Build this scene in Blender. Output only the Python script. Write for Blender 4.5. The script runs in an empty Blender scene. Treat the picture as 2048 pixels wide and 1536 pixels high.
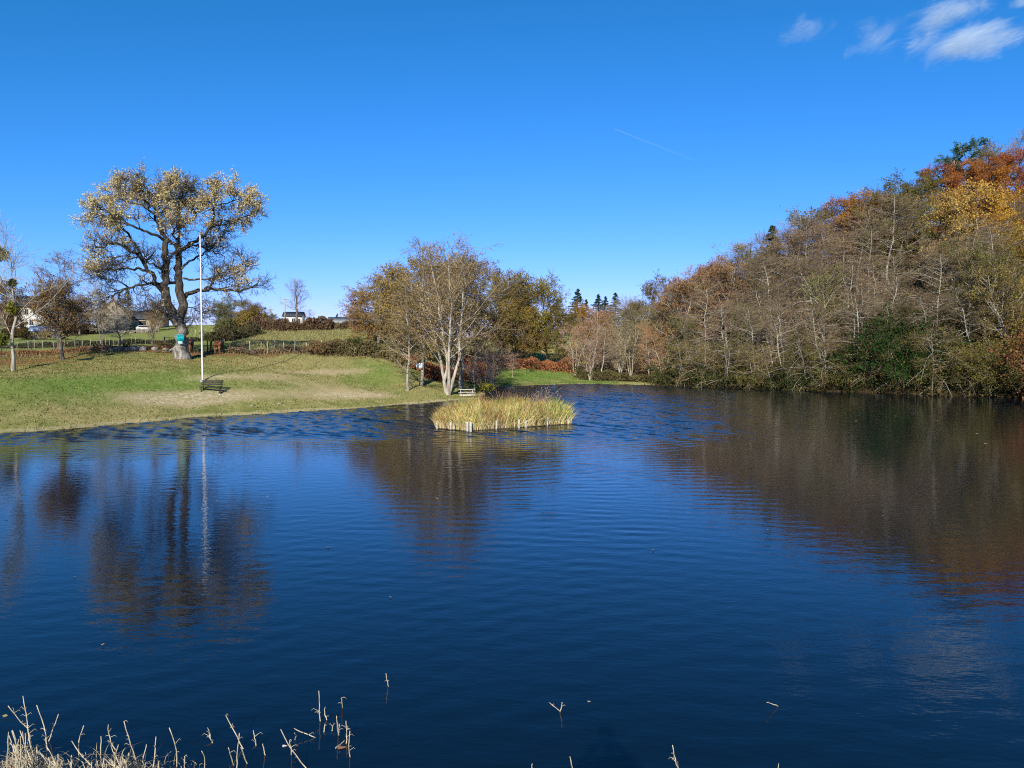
import bpy, math, random
import numpy as np
from mathutils import Vector, Matrix

# ------------------------------------------------------------------ camera, sky, sun
SC = bpy.context.scene
COL = SC.collection
R_ = math.radians
FPX, CX, CY, HZ, EYE = 1490.0, 1024.0, 768.0, 700.0, 5.0
PITCH = math.atan((CY - HZ) / FPX)
cam_d = bpy.data.cameras.new('camera')
cam = bpy.data.objects.new('camera', cam_d)
COL.objects.link(cam)
cam_d.sensor_width = 36.0
cam_d.lens = FPX / 2048 * 36.0
cam_d.clip_start = 0.05
cam_d.clip_end = 30000
cam.location = (0, 0, EYE)
cam.rotation_euler = (math.pi / 2 - PITCH, 0, 0)
SC.camera = cam

SUN_EL, SUN_AZ = R_(27), R_(188)          # towards the sun: behind the camera, a little to the left
world = bpy.data.worlds.new('World')
SC.world = world
world.use_nodes = True
wn, wl = world.node_tree.nodes, world.node_tree.links
wn.clear()
sky = wn.new('ShaderNodeTexSky')
sky.sky_type = 'NISHITA'
sky.sun_disc = False
sky.sun_elevation = SUN_EL
sky.sun_rotation = SUN_AZ
sky.altitude = 400
sky.air_density = 1.0
sky.dust_density = 0.15
sky.ozone_density = 4.0
sepc = wn.new('ShaderNodeSeparateColor')
comb = wn.new('ShaderNodeCombineColor')
wl.new(sky.outputs[0], sepc.inputs[0])
for i_, (pw_, mu_) in enumerate(((1.85, .22), (0.97, 1.217), (1.2, 1.37))):     # deep autumn blue
    p_ = wn.new('ShaderNodeMath'); p_.operation = 'POWER'; p_.inputs[1].default_value = pw_
    m_ = wn.new('ShaderNodeMath'); m_.operation = 'MULTIPLY'; m_.inputs[1].default_value = mu_
    wl.new(sepc.outputs[i_], p_.inputs[0]); wl.new(p_.outputs[0], m_.inputs[0]); wl.new(m_.outputs[0], comb.inputs[i_])
bg = wn.new('ShaderNodeBackground')
bg.inputs['Strength'].default_value = 0.068
wo = wn.new('ShaderNodeOutputWorld')
wl.new(comb.outputs[0], bg.inputs[0])
wl.new(bg.outputs[0], wo.inputs[0])

sun_d = bpy.data.lights.new('sun', 'SUN')
sun_d.energy = 5.0
sun_d.angle = R_(0.53)
sun_d.color = (1.0, 0.93, 0.80)
sun = bpy.data.objects.new('sun', sun_d)
COL.objects.link(sun)
SUN_TO = Vector((math.sin(SUN_AZ) * math.cos(SUN_EL), math.cos(SUN_AZ) * math.cos(SUN_EL), math.sin(SUN_EL)))
sun.rotation_euler = (-SUN_TO).to_track_quat('-Z', 'Y').to_euler()
sun.location = (-20, -60, 60)

vs = SC.view_settings
vs.view_transform = 'Standard'
vs.look = 'None'
vs.gamma = 1.0
vs.exposure = 0.32
try:
    vs.use_curve_mapping = False
except Exception:
    pass
SC.render.engine = 'CYCLES'
cy = SC.cycles
cy.max_bounces = 5
cy.diffuse_bounces = 2
cy.glossy_bounces = 2
cy.transmission_bounces = 3
cy.transparent_max_bounces = 12
cy.use_denoising = False
cy.pixel_filter_type = 'BLACKMAN_HARRIS'
cy.filter_width = 1.1
cy.sample_clamp_indirect = 6.0

# ------------------------------------------------------------------ helpers
RG = np.random.default_rng(7)


def ray(px, py):
    a = (px - CX) / FPX
    b = -(py - CY) / FPX
    c, s = math.cos(PITCH), math.sin(PITCH)
    return np.array((a, c + b * s, b * c - s))


def W(px, py, d):
    """point seen at pixel px,py at forward distance d"""
    r = ray(px, py)
    return np.array((0, 0, EYE)) + r * (d / r[1])


def G(px, py, z=0.0):
    r = ray(px, py)
    return np.array((0, 0, EYE)) + r * ((z - EYE) / r[2])


def tag(o, label=None, cat=None, group=None, kind=None):
    if label: o['label'] = label
    if cat: o['category'] = cat
    if group: o['group'] = group
    if kind: o['kind'] = kind
    return o


def empty(name, loc=(0, 0, 0), rz=0.0, label=None, cat=None, group=None):
    o = bpy.data.objects.new(name, None)
    o.empty_display_size = 0.2
    COL.objects.link(o)
    o.location = loc
    o.rotation_euler = (0, 0, rz)
    return tag(o, label, cat, group)


def mesh_from(name, V, F, tint=None, smooth=False, attrs=None):
    V = np.asarray(V, dtype=np.float32).reshape(-1, 3)
    me = bpy.data.meshes.new(name)
    me.vertices.add(len(V))
    me.vertices.foreach_set('co', V.ravel())
    if isinstance(F, np.ndarray): F = [F]
    F = [np.asarray(f, dtype=np.int32) for f in F if len(f)]
    loops = np.concatenate([f.ravel() for f in F])
    sizes = np.concatenate([np.full(len(f), f.shape[1], np.int32) for f in F])
    me.loops.add(len(loops))
    me.loops.foreach_set('vertex_index', loops)
    me.polygons.add(len(sizes))
    me.polygons.foreach_set('loop_start', np.concatenate(([0], np.cumsum(sizes)[:-1])).astype(np.int32))
    if smooth:
        me.polygons.foreach_set('use_smooth', np.ones(len(sizes), bool))
    for k, v in dict(attrs or {}, **({'tint': tint} if tint is not None else {})).items():
        a = me.attributes.new(k, 'FLOAT', 'POINT')
        a.data.foreach_set('value', np.asarray(v, np.float32))
    me.update(calc_edges=True)
    return me


def link(name, me, mat=None, parent=None, color=None):
    o = bpy.data.objects.new(name, me)
    COL.objects.link(o)
    if mat is not None and len(me.materials) == 0: me.materials.append(mat)
    if parent is not None: o.parent = parent
    if color is not None: o.color = (*color, 1)
    return o


class MB:
    """collects vertices and faces for one mesh object"""

    def __init__(s):
        s.V, s.F, s.T, s.n = [], {}, [], 0

    def add(s, V, F, tint=None):
        V = np.asarray(V, float).reshape(-1, 3)
        for f in (F if isinstance(F, list) else [F]):
            f = np.asarray(f)
            if len(f): s.F.setdefault(f.shape[1], []).append(f + s.n)
        s.V.append(V)
        s.T.append(np.broadcast_to(np.asarray(0.5 if tint is None else tint, float), (len(V),)))
        s.n += len(V)
        return s

    def box(s, c, size, rz=0.0, tint=None, M=None):
        x, y, z = np.array(size) / 2
        v = np.array([(-x, -y, -z), (x, -y, -z), (x, y, -z), (-x, y, -z), (-x, -y, z), (x, -y, z), (x, y, z), (-x, y, z)])
        if M is not None: v = v @ np.array(M).T
        if rz:
            cc, ss = math.cos(rz), math.sin(rz)
            v = v @ np.array(((cc, ss, 0), (-ss, cc, 0), (0, 0, 1)))
        f = np.array([(0, 3, 2, 1), (4, 5, 6, 7), (0, 1, 5, 4), (1, 2, 6, 5), (2, 3, 7, 6), (3, 0, 4, 7)])
        return s.add(v + np.array(c), f, tint)

    def tube(s, pts, rad, m=8, cap=True, tint=None):
        P = np.asarray(pts, float)[None]
        Rr = np.broadcast_to(np.asarray(rad, float), (P.shape[1],))[None]
        V, F = tubes(P, Rr, m)
        fs = [F]
        if cap:
            n = P.shape[1]
            fs += [np.arange(m)[::-1][None], (np.arange(m) + (n - 1) * m)[None]]
        return s.add(V, fs, tint)

    def poly(s, pts, tint=None):
        return s.add(pts, np.arange(len(pts))[None], tint)

    def prism(s, outline, y0, y1):
        """outline of (x, z) points pushed from y0 to y1"""
        n = len(outline)
        a = [(x, y0, z) for x, z in outline]
        b = [(x, y1, z) for x, z in outline]
        i = np.arange(n)
        return s.add(a + b, [i[None], (i[::-1] + n)[None], np.stack([i, i + n, (i + 1) % n + n, (i + 1) % n], 1)])

    def build(s, name, mat=None, parent=None, smooth=False, color=None):
        me = mesh_from(name, np.concatenate(s.V), [np.concatenate(f) for f in s.F.values()], np.concatenate(s.T), smooth)
        return link(name, me, mat, parent, color)


def norm(a):
    return a / np.maximum(np.linalg.norm(a, axis=-1, keepdims=True), 1e-9)


def tubes(P, Rr, m):
    nb, n, _ = P.shape
    T = np.empty_like(P)
    T[:, 1:-1] = P[:, 2:] - P[:, :-2]
    T[:, 0] = P[:, 1] - P[:, 0]
    T[:, -1] = P[:, -1] - P[:, -2]
    T = norm(T)
    avg = norm(P[:, -1] - P[:, 0])
    ref = np.where(np.abs(avg[:, 2:3]) < 0.8, np.array([[0, 0, 1.0]]), np.array([[1.0, 0.1, 0]]))[:, None]
    U = norm(np.cross(T, np.broadcast_to(ref, T.shape)))
    B = np.cross(T, U)
    a = np.arange(m) * 2 * math.pi / m
    V = P[:, :, None] + Rr[:, :, None, None] * (np.cos(a)[None, None, :, None] * U[:, :, None] + np.sin(a)[None, None, :, None] * B[:, :, None])
    base = (np.arange(nb) * n * m)[:, None, None] + (np.arange(n - 1) * m)[None, :, None]
    j = np.arange(m)[None, None]
    j2 = (j + 1) % m
    F = np.stack([base + j, base + j2, base + m + j2, base + m + j], -1).reshape(-1, 4)
    return V.reshape(-1, 3), F


def sprout(rng, P, Rr, k, t0, t1, ang, angsd, L, prof, npts, wob, trop, rratio, rtip, flat=1.0, lensd=0.25, rmax=9.0):
    """k children on every branch of P"""
    nb, n, _ = P.shape
    idx = np.repeat(np.arange(nb), k)
    t = (np.tile(np.arange(k), nb) + rng.random(nb * k)) / k
    t = t0 + (t1 - t0) * t
    f = t * (n - 1)
    i0 = np.minimum(f.astype(int), n - 2)
    w = (f - i0)[:, None]
    base = P[idx, i0] * (1 - w) + P[idx, i0 + 1] * w
    r0 = Rr[idx, i0] * (1 - w[:, 0]) + Rr[idx, i0 + 1] * w[:, 0]
    tan = norm(P[idx, i0 + 1] - P[idx, i0])
    q = rng.normal(size=tan.shape)
    perp = norm(q - (q * tan).sum(-1, keepdims=True) * tan)
    a = np.radians(ang + angsd * rng.normal(size=len(idx)))[:, None]
    d = np.cos(a) * tan + np.sin(a) * perp
    d[:, 2] *= flat
    d = norm(d)
    ln = L * prof(t) * np.clip(1 + lensd * rng.normal(size=len(idx)), 0.35, 1.9)
    Q = np.empty((len(idx), npts, 3))
    Q[:, 0] = base
    for s in range(1, npts):
        d = norm(d + wob * rng.normal(size=d.shape) + np.array((0, 0, trop)))
        Q[:, s] = Q[:, s - 1] + d * (ln / (npts - 1))[:, None]
    rs = np.minimum(r0 * rratio, rmax)
    rs = np.maximum(rs, rtip)
    S = rs[:, None] * (1 - np.linspace(0, 1, npts)[None] ** 1.2) + rtip * np.linspace(0, 1, npts)[None]
    return Q, S


def leafquads(rng, C, size, sd=0.3, up=0.0, long=1.0):
    """diamond leaves centred on C"""
    n = len(C)
    a = norm(rng.normal(size=(n, 3)) + np.array((0, 0, up)))
    q = rng.normal(size=(n, 3))
    b = norm(np.cross(a, q))
    s = size * np.clip(1 + sd * rng.normal(size=n), 0.4, 2)[:, None]
    V = np.stack([C - a * s * .5 * long, C + b * s * .33, C + a * s * .5 * long, C - b * s * .33], 1)
    F = np.arange(n * 4).reshape(n, 4)
    return V.reshape(-1, 3), F


def along(rng, P, k, t0=0.0, jit=0.1):
    nb, n, _ = P.shape
    idx = np.repeat(np.arange(nb), k)
    f = (t0 + (1 - t0) * rng.random(nb * k)) * (n - 1)
    i0 = np.minimum(f.astype(int), n - 2)
    w = (f - i0)[:, None]
    return P[idx, i0] * (1 - w) + P[idx, i0 + 1] * w + rng.normal(size=(nb * k, 3)) * jit


def ring(lvls, m):
    """join branch levels into one mesh's vertices and faces"""
    V, F, n = [], [], 0
    for (P, S), mm in zip(lvls, m):
        v, f = tubes(P, S, mm)
        V.append(v); F.append(f + n); n += len(v)
    return np.concatenate(V), np.concatenate(F)


# ------------------------------------------------------------------ materials
def newmat(name):
    m = bpy.data.materials.new(name)
    m.use_nodes = True
    nt = m.node_tree
    nt.nodes.clear()
    return m, nt


def N(nt, typ, ins=None, **kw):
    n = nt.nodes.new('ShaderNode' + typ)
    for k, v in kw.items(): setattr(n, k, v)
    for k, v in (ins or {}).items():
        if isinstance(v, bpy.types.NodeSocket): nt.links.new(v, n.inputs[k])
        else: n.inputs[k].default_value = v
    return n


def attr(nt, name):
    return N(nt, 'Attribute', attribute_name=name).outputs['Fac']


def mth(nt, op, a, b=0.0, c=0.0, clamp=False):
    n = N(nt, 'Math', operation=op, use_clamp=clamp)
    for i, v in enumerate((a, b, c)):
        if isinstance(v, bpy.types.NodeSocket): nt.links.new(v, n.inputs[i])
        else: n.inputs[i].default_value = v
    return n.outputs[0]


def mix(nt, fac, a, b, mode='MIX'):
    n = N(nt, 'MixRGB', blend_type=mode)
    for k, v in (('Fac', fac), ('Color1', a), ('Color2', b)):
        if isinstance(v, bpy.types.NodeSocket): nt.links.new(v, n.inputs[k])
        else: n.inputs[k].default_value = v if not isinstance(v, tuple) else (*v[:3], 1)
    return n.outputs[0]


def noise(nt, vec, scale, detail=2.0, rough=0.5, dist=0.0):
    n = N(nt, 'TexNoise', {'Scale': scale, 'Detail': detail, 'Roughness': rough, 'Distortion': dist})
    if vec is not None: nt.links.new(vec, n.inputs['Vector'])
    return n.outputs['Fac']


def ramp(nt, fac, lo, hi):
    n = N(nt, 'MapRange', {'Value': fac, 'From Min': lo, 'From Max': hi}, interpolation_type='SMOOTHSTEP')
    return n.outputs[0]


def out(nt, sh, disp=None):
    o = N(nt, 'OutputMaterial', {'Surface': sh})
    return o


def leaf_mat(name, trans=0.3, spread=0.55):
    """colour comes from the object, each leaf varies by its own tint"""
    m, nt = newmat(name)
    oi = N(nt, 'ObjectInfo')
    t = attr(nt, 'tint')
    k = mth(nt, 'MULTIPLY_ADD', t, 2 * spread, 1 - spread)
    c = mix(nt, 1.0, oi.outputs['Color'], N(nt, 'CombineColor', {0: k, 1: k, 2: k}).outputs[0], 'MULTIPLY')
    hs = N(nt, 'HueSaturation', {'Hue': mth(nt, 'MULTIPLY_ADD', t, 0.05, 0.475), 'Saturation': 1.0, 'Color': c})
    d = N(nt, 'BsdfDiffuse', {'Color': hs.outputs[0], 'Roughness': 0.5})
    tr = N(nt, 'BsdfTranslucent', {'Color': hs.outputs[0]})
    out(nt, N(nt, 'MixShader', {0: trans, 1: d.outputs[0], 2: tr.outputs[0]}).outputs[0])
    return m


def bark_mat(name, lichen=0.4, scale=3.0, bump=0.5):
    m, nt = newmat(name)
    oi = N(nt, 'ObjectInfo')
    tc = N(nt, 'TexCoord').outputs['Object']
    mp = N(nt, 'Mapping', {'Vector': tc, 'Scale': (1, 1, 0.35)}).outputs[0]
    n1 = noise(nt, mp, scale, 5, 0.65)
    n2 = noise(nt, tc, scale * .5, 3, 0.6)
    c = mix(nt, ramp(nt, n1, .35, .65), mix(nt, 1.0, oi.outputs['Color'], (.5, .47, .44), 'MULTIPLY'), oi.outputs['Color'])
    c = mix(nt, mth(nt, 'MULTIPLY', ramp(nt, n2, .52, .62), lichen), c, (.36, .37, .29))
    bp = N(nt, 'Bump', {'Height': n1, 'Strength': bump, 'Distance': 0.06})
    d = N(nt, 'BsdfPrincipled', {'Base Color': c, 'Roughness': 0.9, 'Normal': bp.outputs[0], 'Specular IOR Level': 0.15})
    out(nt, d.outputs[0])
    return m


def twig_mat(name):
    m, nt = newmat(name)
    oi = N(nt, 'ObjectInfo')
    k = mth(nt, 'MULTIPLY_ADD', attr(nt, 'tint'), 1.2, 0.35)
    c = mix(nt, 1.0, oi.outputs['Color'], N(nt, 'CombineColor', {0: k, 1: k, 2: k}).outputs[0], 'MULTIPLY')
    out(nt, N(nt, 'BsdfDiffuse', {'Color': c}).outputs[0])
    return m


def plain(name, col, rough=0.7, var=0.25, scale=6.0, spec=0.3, metal=0.0, bump=0.0):
    """a solid colour worn by two scales of noise"""
    m, nt = newmat(name)
    tc = N(nt, 'TexCoord').outputs['Object']
    a = noise(nt, tc, scale, 4, .6)
    c = mix(nt, ramp(nt, a, .3, .7), tuple(x * (1 - var) for x in col), tuple(min(1, x * (1 + var * .6)) for x in col))
    ins = {'Base Color': c, 'Roughness': rough, 'Specular IOR Level': spec, 'Metallic': metal}
    if bump: ins['Normal'] = N(nt, 'Bump', {'Height': a, 'Strength': bump, 'Distance': .05}).outputs[0]
    out(nt, N(nt, 'BsdfPrincipled', ins).outputs[0])
    return m


LEAF = leaf_mat('leaf')
NEEDLE = leaf_mat('needle', 0.1, 0.5)
BLADE = leaf_mat('blade', 0.25, 0.5)
BARK = bark_mat('bark')
BARK_OLD = bark_mat('bark_old', 0.75, 2.2, 0.9)
TWIG = twig_mat('twig')


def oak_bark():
    """fissured oak bark, mottled with lichen, crown shade painted in as darker bark higher up"""
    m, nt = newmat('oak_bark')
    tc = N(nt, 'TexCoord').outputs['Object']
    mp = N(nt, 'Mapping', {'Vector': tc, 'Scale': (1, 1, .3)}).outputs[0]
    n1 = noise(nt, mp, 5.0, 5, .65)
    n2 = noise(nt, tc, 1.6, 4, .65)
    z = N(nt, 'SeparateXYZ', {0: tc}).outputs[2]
    lich_shade = ramp(nt, mth(nt, 'ADD', mth(nt, 'MULTIPLY', z, -.11), mth(nt, 'MULTIPLY_ADD', n2, 2.0, -.45)), -.2, .85)  # lichen mottling, plus a height term painting the crown's shade on the upper bark
    c = mix(nt, lich_shade, (.085, .072, .06), (.40, .38, .32))
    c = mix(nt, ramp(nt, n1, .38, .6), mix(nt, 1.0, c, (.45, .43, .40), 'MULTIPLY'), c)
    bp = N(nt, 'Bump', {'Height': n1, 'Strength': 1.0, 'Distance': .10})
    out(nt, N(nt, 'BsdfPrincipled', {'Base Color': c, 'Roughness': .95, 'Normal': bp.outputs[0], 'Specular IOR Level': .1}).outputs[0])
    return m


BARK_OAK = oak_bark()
M_WHITE = plain('white_paint', (.72, .71, .66), .5, .1, 3)
M_RENDER = plain('white_render', (.74, .72, .66), .9, .12, .8)
M_STONEWALL = plain('stone_wall', (.46, .39, .29), .95, .4, 1.6, bump=.5)
M_SLATE = plain('slate', (.06, .065, .075), .6, .35, 2.0)
M_SHEETROOF = plain('sheet_roof', (.27, .28, .27), .8, .2, .5)
M_GLASS = plain('window_glass', (.02, .025, .03), .08, .1, 1, .5)
M_DARKWOOD = plain('dark_wood', (.05, .045, .036), .8, .35, 8)
M_POSTWOOD = plain('post_wood', (.38, .34, .27), .9, .35, 5)
M_STAKE = plain('stake_wood', (.52, .48, .40), .9, .3, 6)
M_PALEWOOD = plain('pale_wood', (.62, .58, .5), .85, .22, 7)
M_WALLSTONE = plain('field_stone', (.29, .25, .19), .95, .45, 2.0, bump=.6)
M_BOULDER = plain('granite', (.40, .36, .30), .95, .4, 2.5, bump=.8)
M_POLE = plain('pole_paint', (.78, .78, .74), .45, .12, 3)
M_WIRE = plain('wire', (.2, .2, .19), .6, .2, 4, metal=.6)
M_TEAL = plain('teal_board', (.0, .42, .47), .5, .12, 4)
M_INK = plain('dark_ink', (.012, .05, .06), .6, .2, 6)
M_BOARD = plain('white_board', (.74, .78, .8), .4, .06, 4)
M_METAL = plain('dark_metal', (.05, .05, .048), .5, .3, 6, metal=.3)
M_GALV = plain('galvanised', (.42, .43, .43), .5, .2, 4, metal=.4)
M_COW = plain('cow_hide', (.25, .10, .04), .75, .35, 1.4)
M_COWPALE = plain('cow_pale_hair', (.42, .3, .18), .8, .2, 3)
M_HORN = plain('horn', (.5, .44, .33), .5, .2, 6)
M_SOIL = plain('soil', (.10, .075, .045), .95, .4, 3, bump=.6)
M_STEM = plain('dead_stem', (.52, .45, .33), .7, .35, 14)
M_DEADWOOD = plain('dead_wood', (.11, .085, .06), .9, .4, 4)
M_CARPAINT = plain('car_paint', (.55, .53, .48), .3, .05, 2, .5)
M_TYRE = plain('tyre_rubber', (.02, .02, .02), .8, .2, 8)
M_BRICK = plain('chimney_brick', (.3, .15, .1), .9, .3, 5)

# ------------------------------------------------------------------ terrain
POND = np.array([G(-60, 872)[:2], G(0, 865)[:2], G(140, 858)[:2], G(260, 846)[:2], G(400, 834)[:2], G(560, 826)[:2], G(700, 817)[:2], G(800, 810)[:2],
                 G(880, 803)[:2], G(930, 800)[:2], G(962, 797)[:2], G(972, 787)[:2], G(985, 775)[:2], G(1060, 771)[:2], G(1140, 768)[:2], G(1230, 768.5)[:2], G(1330, 771)[:2],
                 G(1480, 777)[:2], G(1640, 782)[:2], G(1780, 786)[:2], G(1920, 791)[:2], G(2048, 795)[:2], (59, 68), (64, 52), (62, 26), (50, 10),
                 (22, 6.9), (6, 6.6), (-8, 6.9), (-22, 8), (-33, 13), (-37, 26), (-36, 36)])


def pond_sd(x, y):
    """signed distance to the shoreline, positive on land"""
    p = np.stack([np.ravel(x), np.ravel(y)], 1)
    best = np.full(len(p), 1e18)
    inside = np.zeros(len(p), bool)
    n = len(POND)
    for i in range(n):
        a, b = POND[i], POND[(i + 1) % n]
        ab = b - a
        t = np.clip(((p - a) @ ab) / (ab @ ab), 0, 1)
        d = p - a - t[:, None] * ab
        best = np.minimum(best, (d * d).sum(1))
        c = (a[1] > p[:, 1]) != (b[1] > p[:, 1])
        xi = a[0] + (p[:, 1] - a[1]) * ab[0] / (ab[1] if abs(ab[1]) > 1e-12 else 1e-12)
        inside ^= c & (p[:, 0] < xi)
    sd = np.where(inside, -np.sqrt(best), np.sqrt(best))
    wig = .16 * np.sin(1.7 * p[:, 0] + .6 * p[:, 1]) + .10 * np.sin(3.9 * p[:, 0] - 2.3 * p[:, 1] + 1) + .22 * np.sin(.55 * p[:, 0] + .5 * p[:, 1] + 2)
    return (sd + wig * np.exp(-(sd / 3) ** 2)).reshape(np.shape(x))


CTRL = [W(*q) for q in [
    (25, 740, 62), (120, 725, 68), (365, 718, 75), (404, 752, 63), (240, 706, 75), (438, 703, 82), (590, 711, 82), (700, 716, 84),
    (815, 780, 75), (842, 771, 79), (895, 783, 75.5), (920, 772, 84), (933, 792, 77.5), (650, 800, 66), (500, 742, 70), (600, 770, 68), (760, 765, 78), (760, 735, 82),
    (-150, 735, 62), (-150, 700, 80), (40, 712, 76),
    (50, 700, 86), (50, 682, 130), (100, 668, 170), (250, 662, 180), (330, 690, 92), (400, 665, 165), (-100, 690, 130), (-100, 665, 180),
    (600, 694, 90), (600, 662, 150), (480, 674, 130), (800, 692, 96), (820, 664, 150), (700, 660, 150), (860, 704, 96), (520, 655, 160),
    (600, 650, 200), (60, 655, 200), (300, 652, 200), (480, 648, 190), (750, 652, 200),
    (1060, 752, 117), (1060, 737, 126), (965, 745, 112), (1110, 712, 150), (1200, 705, 170), (1200, 682, 250), (900, 742, 100), (1000, 715, 140), (1000, 690, 170),
    (1230, 752, 122), (1300, 745, 125)]]
CTRL += [np.array(c, float) for c in [
    (89, 130, 28), (78, 140, 25), (59, 140, 17), (46, 145, 12), (38, 150, 8.5), (33, 165, 6.5), (90, 80, 20), (112, 100, 31), (130, 150, 41), (72, 60, 7),
    (150, 200, 48), (80, 250, 24), (40, 250, 12), (68, 100, 11), (52, 110, 7.5), (40, 118, 4.5), (75, 30, 7), (110, 40, 20),
    (0, 1.2, 3.3), (-20, 1.2, 3.3), (20, 1.2, 3.3), (45, 2, 3.3), (0, -4, 3.3), (-20, -4, 3.3), (20, -4, 3.3), (0, -20, -1), (-40, -20, 0), (40, -20, 0),
    (-48, 20, 3.2), (-60, 40, 4), (-90, 20, 5), (-90, 80, 7), (-160, 100, 10), (-160, 200, 12),
    (0, 330, 11), (-150, 330, 13), (150, 330, 30), (-330, 330, 12), (330, 330, 30), (-330, 0, 6), (330, 0, 20), (-330, -200, 4), (330, -200, 6), (0, -200, 0)]]
CTRL = np.array(CTRL)


def _tps(r2):
    return np.where(r2 > 0, .5 * r2 * np.log(np.maximum(r2, 1e-12)), 0)


_S = 100.0
_A = CTRL[:, :2] / _S
_n = len(_A)
_K = _tps(((_A[:, None] - _A[None]) ** 2).sum(-1)) + np.eye(_n) * 2e-4
_Pm = np.concatenate([np.ones((_n, 1)), _A], 1)
_sol = np.linalg.solve(np.block([[_K, _Pm], [_Pm.T, np.zeros((3, 3))]]), np.concatenate([CTRL[:, 2], np.zeros(3)]))


def smooth01(v):
    v = np.clip(v, 0, 1)
    return v * v * (3 - 2 * v)


def height(x, y, sd=None):
    x = np.asarray(x, float); y = np.asarray(y, float)
    xs, ys = np.clip(x, -340, 340), np.clip(y, -210, 340)
    q = np.stack([xs.ravel(), ys.ravel()], 1) / _S
    z = np.empty(len(q))
    for i in range(0, len(q), 20000):
        b = q[i:i + 20000]
        z[i:i + 20000] = _tps(((b[:, None] - _A[None]) ** 2).sum(-1)) @ _sol[:_n] + _sol[_n] + b @ _sol[_n + 1:]
    z = z.reshape(x.shape)
    z = z + .10 * np.sin(x * .61 + 1.3 * np.sin(y * .23)) * np.sin(y * .47 + x * .11) + .05 * np.sin(x * 1.7 + y * .9) * np.sin(y * 1.3 - x * .5)
    if sd is None: sd = pond_sd(x, y)
    steep = np.where(x > 25, 0.55, np.where((y < 20), 0.62, 0.20))
    lim = 0.05 + steep * np.maximum(sd, 0) + 0.012 * np.maximum(sd, 0) ** 2
    k = 0.25
    h = np.clip(.5 + .5 * (z - lim) / k, 0, 1)
    land = z * (1 - h) + lim * h - k * h * (1 - h)
    land = np.where(sd < 9, np.maximum(land, .02 + .02 * np.maximum(sd, 0)), land)
    return np.where(sd > 0, land, np.maximum(-1.4, .02 + sd * .5))


def hz(x, y):
    return float(height(np.array([x]), np.array([y]))[0])


def T(px, py):
    """where the sight line through a pixel meets the ground"""
    r = ray(px, py)
    t = np.arange(8, 420, .25)
    x, y, z = r[0] * t, r[1] * t, EYE + r[2] * t
    b = np.nonzero(z < height(x, y))[0]
    i = b[0] if len(b) else len(t) - 1
    return np.array((x[i], y[i], hz(x[i], y[i])))


def at(px, d):
    """ground below pixel column px at forward distance d"""
    p = W(px, HZ, d)
    return np.array((p[0], p[1], hz(p[0], p[1])))


def axis(segs):
    v = []
    for a, b, s in segs: v.append(np.arange(a, b, s))
    return np.concatenate(v)


gx = axis([(-3200, -600, 260), (-600, -200, 25), (-200, -80, 4), (-80, -48, 1.2), (-48, 16, .55), (16, 64, 1.0), (64, 140, 2.2), (140, 400, 14), (400, 3401, 300)])
gy = axis([(-1200, -200, 200), (-200, -20, 12), (-20, 0, 2), (0, 12, .6), (12, 40, 1.6), (40, 92, .55), (92, 170, 1.1), (170, 300, 4), (300, 700, 25), (700, 3601, 290)])
XX, YY = np.meshgrid(gx, gy)
SD = pond_sd(XX, YY)
ZZ = height(XX, YY, SD)
nx, ny = len(gx), len(gy)
ii = (np.arange(ny - 1)[:, None] * nx + np.arange(nx - 1)[None]).ravel()
FQ = np.stack([ii, ii + 1, ii + nx + 1, ii + nx], 1)


def blob(px, py, wx, wy, amp=1.0):
    c = T(px, py)
    u, v = .72 * (XX - c[0]) + .69 * (YY - c[1]), -.69 * (XX - c[0]) + .72 * (YY - c[1])     # along and across the shore
    return amp * np.exp(-((u / wx) ** 2 + (v / wy) ** 2))


FENCE = np.array([at(px, d)[:2] for px, d in ((-120, 74), (0, 74), (150, 77.5), (290, 79), (430, 80.5), (590, 83), (710, 85), (820, 88), (880, 97), (960, 118), (1040, 130), (1150, 136))])
fy = np.interp(XX, FENCE[:, 0], FENCE[:, 1])
past = YY - fy                                   # beyond the bank that closes the lawn
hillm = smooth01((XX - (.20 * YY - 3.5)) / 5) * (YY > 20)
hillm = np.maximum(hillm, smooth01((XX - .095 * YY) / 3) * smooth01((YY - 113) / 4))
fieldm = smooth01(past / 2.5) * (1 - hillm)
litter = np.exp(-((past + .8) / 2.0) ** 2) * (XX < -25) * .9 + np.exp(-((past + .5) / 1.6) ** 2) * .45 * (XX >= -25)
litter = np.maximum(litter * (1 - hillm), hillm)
litter = np.maximum(litter, np.maximum(blob(925, 768, 2.2, 3), blob(20, 725, 9, 4, .8)))
dry = sum(blob(*b) for b in [(380, 800, 4.0, 1.4, 1.3), (320, 798, 4, 1.3, .7), (620, 745, 5.0, 1.2, .95), (500, 755, 4, 1.0, .7), (560, 750, 4, 1, .6), (690, 788, 4.6, 1.6, 1.25),
                             (600, 792, 5, 1.2, .5), (760, 792, 2.4, 1.2, .7), (450, 800, 5, 1.3, .5), (200, 820, 8, 2.0, .3), (640, 770, 6, 1.6, .5), (700, 742, 4, 1.0, .8), (420, 756, 2.4, .6, .9), (420, 788, 9, 1.6, .25)])
rim = np.exp(-((SD - .25) / .45) ** 2) * (1 - hillm) * (XX < 28)
lush = sum(blob(*b) for b in [(100, 775, 9, 3), (300, 765, 8, 2.5, .7), (760, 745, 4, 3), (850, 745, 4, 5), (1060, 752, 10, 4, 1.4), (720, 765, 4, 1.2, .6), (900, 790, 4, 2, .6)])
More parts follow.
